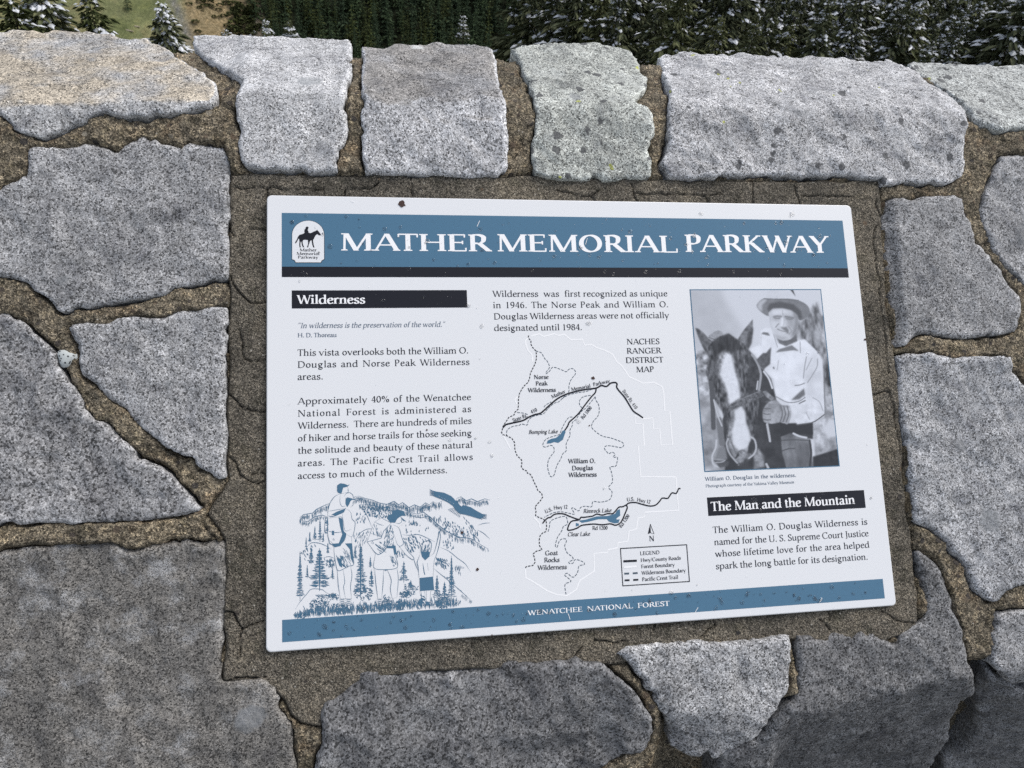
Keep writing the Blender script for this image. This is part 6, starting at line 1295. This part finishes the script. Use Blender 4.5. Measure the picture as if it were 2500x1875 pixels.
    paint([(1145, 330), (1200, 298), (1330, 290), (1450, 318), (1540, 400), (1535, 560), (1510, 640), (1440, 712), (1340, 727), (1250, 690), (1190, 600), (1160, 480)], .76, 2, .05, 24, sm=True); paint([(1470, 330), (1545, 400), (1545, 560), (1505, 660), (1440, 705), (1470, 600), (1500, 480)], .48, 7, .05); paint([(1380, 420), (1490, 440), (1490, 560), (1420, 560)], .62, 7); paint([(1200, 395), (1320, 390), (1315, 445), (1215, 445)], .60, 5); paint([(1360, 395), (1490, 410), (1480, 458), (1370, 450)], .55, 5); paint([(1315, 420), (1350, 420), (1362, 540), (1300, 545)], .86, 4); paint([(1190, 330), (1300, 315), (1400, 325), (1320, 370), (1200, 385)], .84, 7); paint([(1180, 470), (1230, 480), (1260, 560), (1200, 560)], .82, 6); paint([(1220, 640), (1300, 680), (1420, 690), (1340, 724), (1255, 692)], .62, 6)
    for p, w, v in (([(1215, 412), (1255, 402), (1315, 408)], 26, .50), ([(1370, 408), (1420, 414), (1478, 428)], 26, .48), ([(1225, 428), (1262, 436), (1300, 430)], 10, .40), ([(1388, 434), (1428, 444), (1465, 440)], 10, .40), ([(1330, 320), (1338, 390)], 9, .55), ([(1240, 552), (1270, 515), (1285, 505)], 14, .48), ([(1262, 576), (1320, 600), (1372, 612)], 12, .42), ([(1410, 540), (1450, 600), (1420, 650)], 12, .5), ([(1230, 460), (1280, 466)], 7, .62), ([(1345, 400), (1355, 480), (1340, 540)], 10, .66)): stroke(p, w, v, 1.3, .9)
    paint([(1305, 545), (1340, 554), (1388, 545), (1418, 590), (1416, 636), (1398, 640), (1365, 600), (1320, 566)], .46, 3)
    # hat
    paint([(1090, 190), (1110, 150), (1160, 30), (1440, 30), (1490, 90), (1530, 200), (1300, 210)], .80, 1.5, .05, 40); paint([(1422, 30), (1470, 30), (1512, 145), (1490, 112)], .30, 1)
    paint([(985, 272), (1005, 220), (1080, 163), (1200, 172), (1400, 165), (1550, 190), (1660, 250), (1700, 320), (1680, 400), (1610, 450), (1555, 452), (1530, 380), (1450, 320), (1330, 292), (1200, 298), (1148, 345), (1140, 402), (1050, 350)], .46, 1.5, .06, 30, sm=True); paint([(985, 270), (1010, 215), (1080, 168), (1130, 180), (1060, 250), (1060, 345), (1010, 310)], .70, 4); paint([(1125, 300), (1160, 230), (1300, 205), (1480, 240), (1580, 330), (1600, 430), (1560, 446), (1530, 380), (1450, 320), (1330, 292), (1200, 298), (1146, 350)], .30, 4); stroke([(1080, 166), (1300, 172), (1550, 188)], 9, .34)
    im = np.clip(im + rng.normal(0, .012, im.shape), 0, 1).reshape(ny, ss, nx, ss).mean((1, 3))
    # mesh: one face per print pixel
    xs = np.linspace(a0, a1, nx + 1); ys = np.linspace(b1, b0, ny + 1); mx, my = np.meshgrid(xs, ys); V_ = np.c_[mx.ravel(), my.ravel(), np.full(mx.size, 0.00035)]
    i0 = np.arange((nx + 1) * (ny + 1)).reshape(ny + 1, nx + 1); F = np.stack([i0[1:, :-1], i0[1:, 1:], i0[:-1, 1:], i0[:-1, :-1]], -1).reshape(-1, 4)
    mt, t, b = new_mat('photo_print'); at = t.nodes.new('ShaderNodeAttribute'); at.attribute_name = 'print'; t.links.new(at.outputs['Color'], b.inputs['Base Color']); b.inputs['Roughness'].default_value = 0.2
    o = mesh_obj('photograph', V_, F, mt); o.parent = bo; o['label'] = 'black and white photo of a man in a hat holding a horse'
    g = (np.pad(im, ((0, 1), (0, 1)), mode='edge')); s = 0.06 + 0.94 * g; l = np.where(s < .04, s / 12.92, ((s + .055) / 1.055) ** 2.4) * 1.05
    col = np.stack([l * .93, l * .97, l * 1.05, np.ones_like(l)], -1).reshape(-1, 4); ca = o.data.color_attributes.new('print', 'FLOAT_COLOR', 'POINT'); ca.data.foreach_set('color', col.astype(np.float32).ravel())
photograph()

# ---- chips, scratches and rain on the panel
def blob(cx, cy, r, seed, n=14, st=1.0):
    rr = random.Random(seed); return [(cx + r * math.cos(6.283 * i / n) * rr.uniform(.6, 1.15), cy + r * st * math.sin(6.283 * i / n) * rr.uniform(.6, 1.15)) for i in range(n)]
for lab_, vw, c, r in (('brown chip on the top margin', 'Q1', (2112, 435), 50), ('round brown chip on the map', 'T3', (1140, 545), 20), ('small chip below the drawing', 'T5', (2060, 1018), 18), ('tiny chip in the second paragraph', 'T2', (1602, 662), 11), ('small dark chip in the drawing', 'T5', (1893, 620), 16), ('dark nick on the map', 'T3', (1100, 1058), 9), ('nick on the right edge', '8', (1258, 563), 8), ('nick on the bottom edge', '6', (985, 862), 5)):
    k = Ink(0.0007); k.poly(on_plane(vw, blob(*c, r, int(c[0])))); k.build('paint_chip', SLOT, SIGN, lab_)
sk = Ink(0.0006)
for vw, pts in (('Q4', [(868, 880), (850, 905), (832, 940)]), ('T4', [(868, 1535), (880, 1565), (892, 1605)]), ('U', [(92, 262), (78, 295), (65, 325)]), ('U', [(1256, 450), (1245, 485), (1235, 520)]), ('T6', [(1490, 1462), (1470, 1500)]), ('T6', [(150, 1560), (120, 1610)]), ('Q1', [(1420, 390), (1465, 412)])):
    sk.line(on_plane(vw, pts), 5 * MM)
sk.build('scratch_mark', LIGHT, SIGN, 'fine pale scratches')
def drops():
    v, f = [], []; r = random.Random(4)
    def drop(cx, cy, a, h, z0):
        i = len(v); n = 10; sx, sy = a * r.uniform(.8, 1.25), a * r.uniform(.8, 1.2); ph = r.uniform(0, 6); wob = [r.uniform(.82, 1.14) for _ in range(n)]
        for kk, (q, hh) in enumerate(((1, 0), (.93, .35), (.75, .7), (.42, .94))):
            for j in range(n): t = ph + 6.283 * j / n; v.append((cx + sx * q * wob[j] * math.cos(t), cy + sy * q * wob[j] * math.sin(t), z0 + h * hh))
        v.append((cx, cy, z0 + h))
        for kk in range(3):
            for j in range(n): f.append((i + kk * n + j, i + kk * n + (j + 1) % n, i + kk * n + n + (j + 1) % n, i + kk * n + n + j))
        for j in range(n): f.append((i + 3 * n + j, i + 3 * n + (j + 1) % n, i + 4 * n))
    bands = [(hb_[0], hb_[1], kb[2], hb_[3], 150), (hb_[0], hb_[1], fb[2], fb[3], 160), (r_[0], r_[1], r_[2], r_[3], 22), (-SIGN_W / 2, SIGN_W / 2, -SIGN_H / 2, SIGN_H / 2, 55)]
    q = on_plane('T1', [(143, 80), (2040, 272)]); bands.append((q[0, 0], q[1, 0], q[1, 1], q[0, 1], 22))
    for a, b, c, d, n in bands:
        for _ in range(n):
            s = 0.0006 + 0.0030 * r.random() ** 2.6; x, y = r.uniform(a + s, b - s), r.uniform(c + s, d - s)
            for _c in range(1 if r.random() < .8 else 2): drop(x + r.uniform(-1, 1) * s * _c, y + r.uniform(-1, 1) * s * _c, s * (1 - .3 * _c), s * .12, 0.0008)
    mt, t, b = new_mat('rain_water'); b.inputs['Base Color'].default_value = (1, 1, 1, 1); b.inputs['Roughness'].default_value = 0.12; b.inputs['IOR'].default_value = 1.33; b.inputs['Transmission Weight'].default_value = 1.0
    o = mesh_obj('raindrops', v, f, mt, smooth=True); o.parent = SIGN; tag(o, 'rain drops beaded on the panel', kind='stuff')
drops()
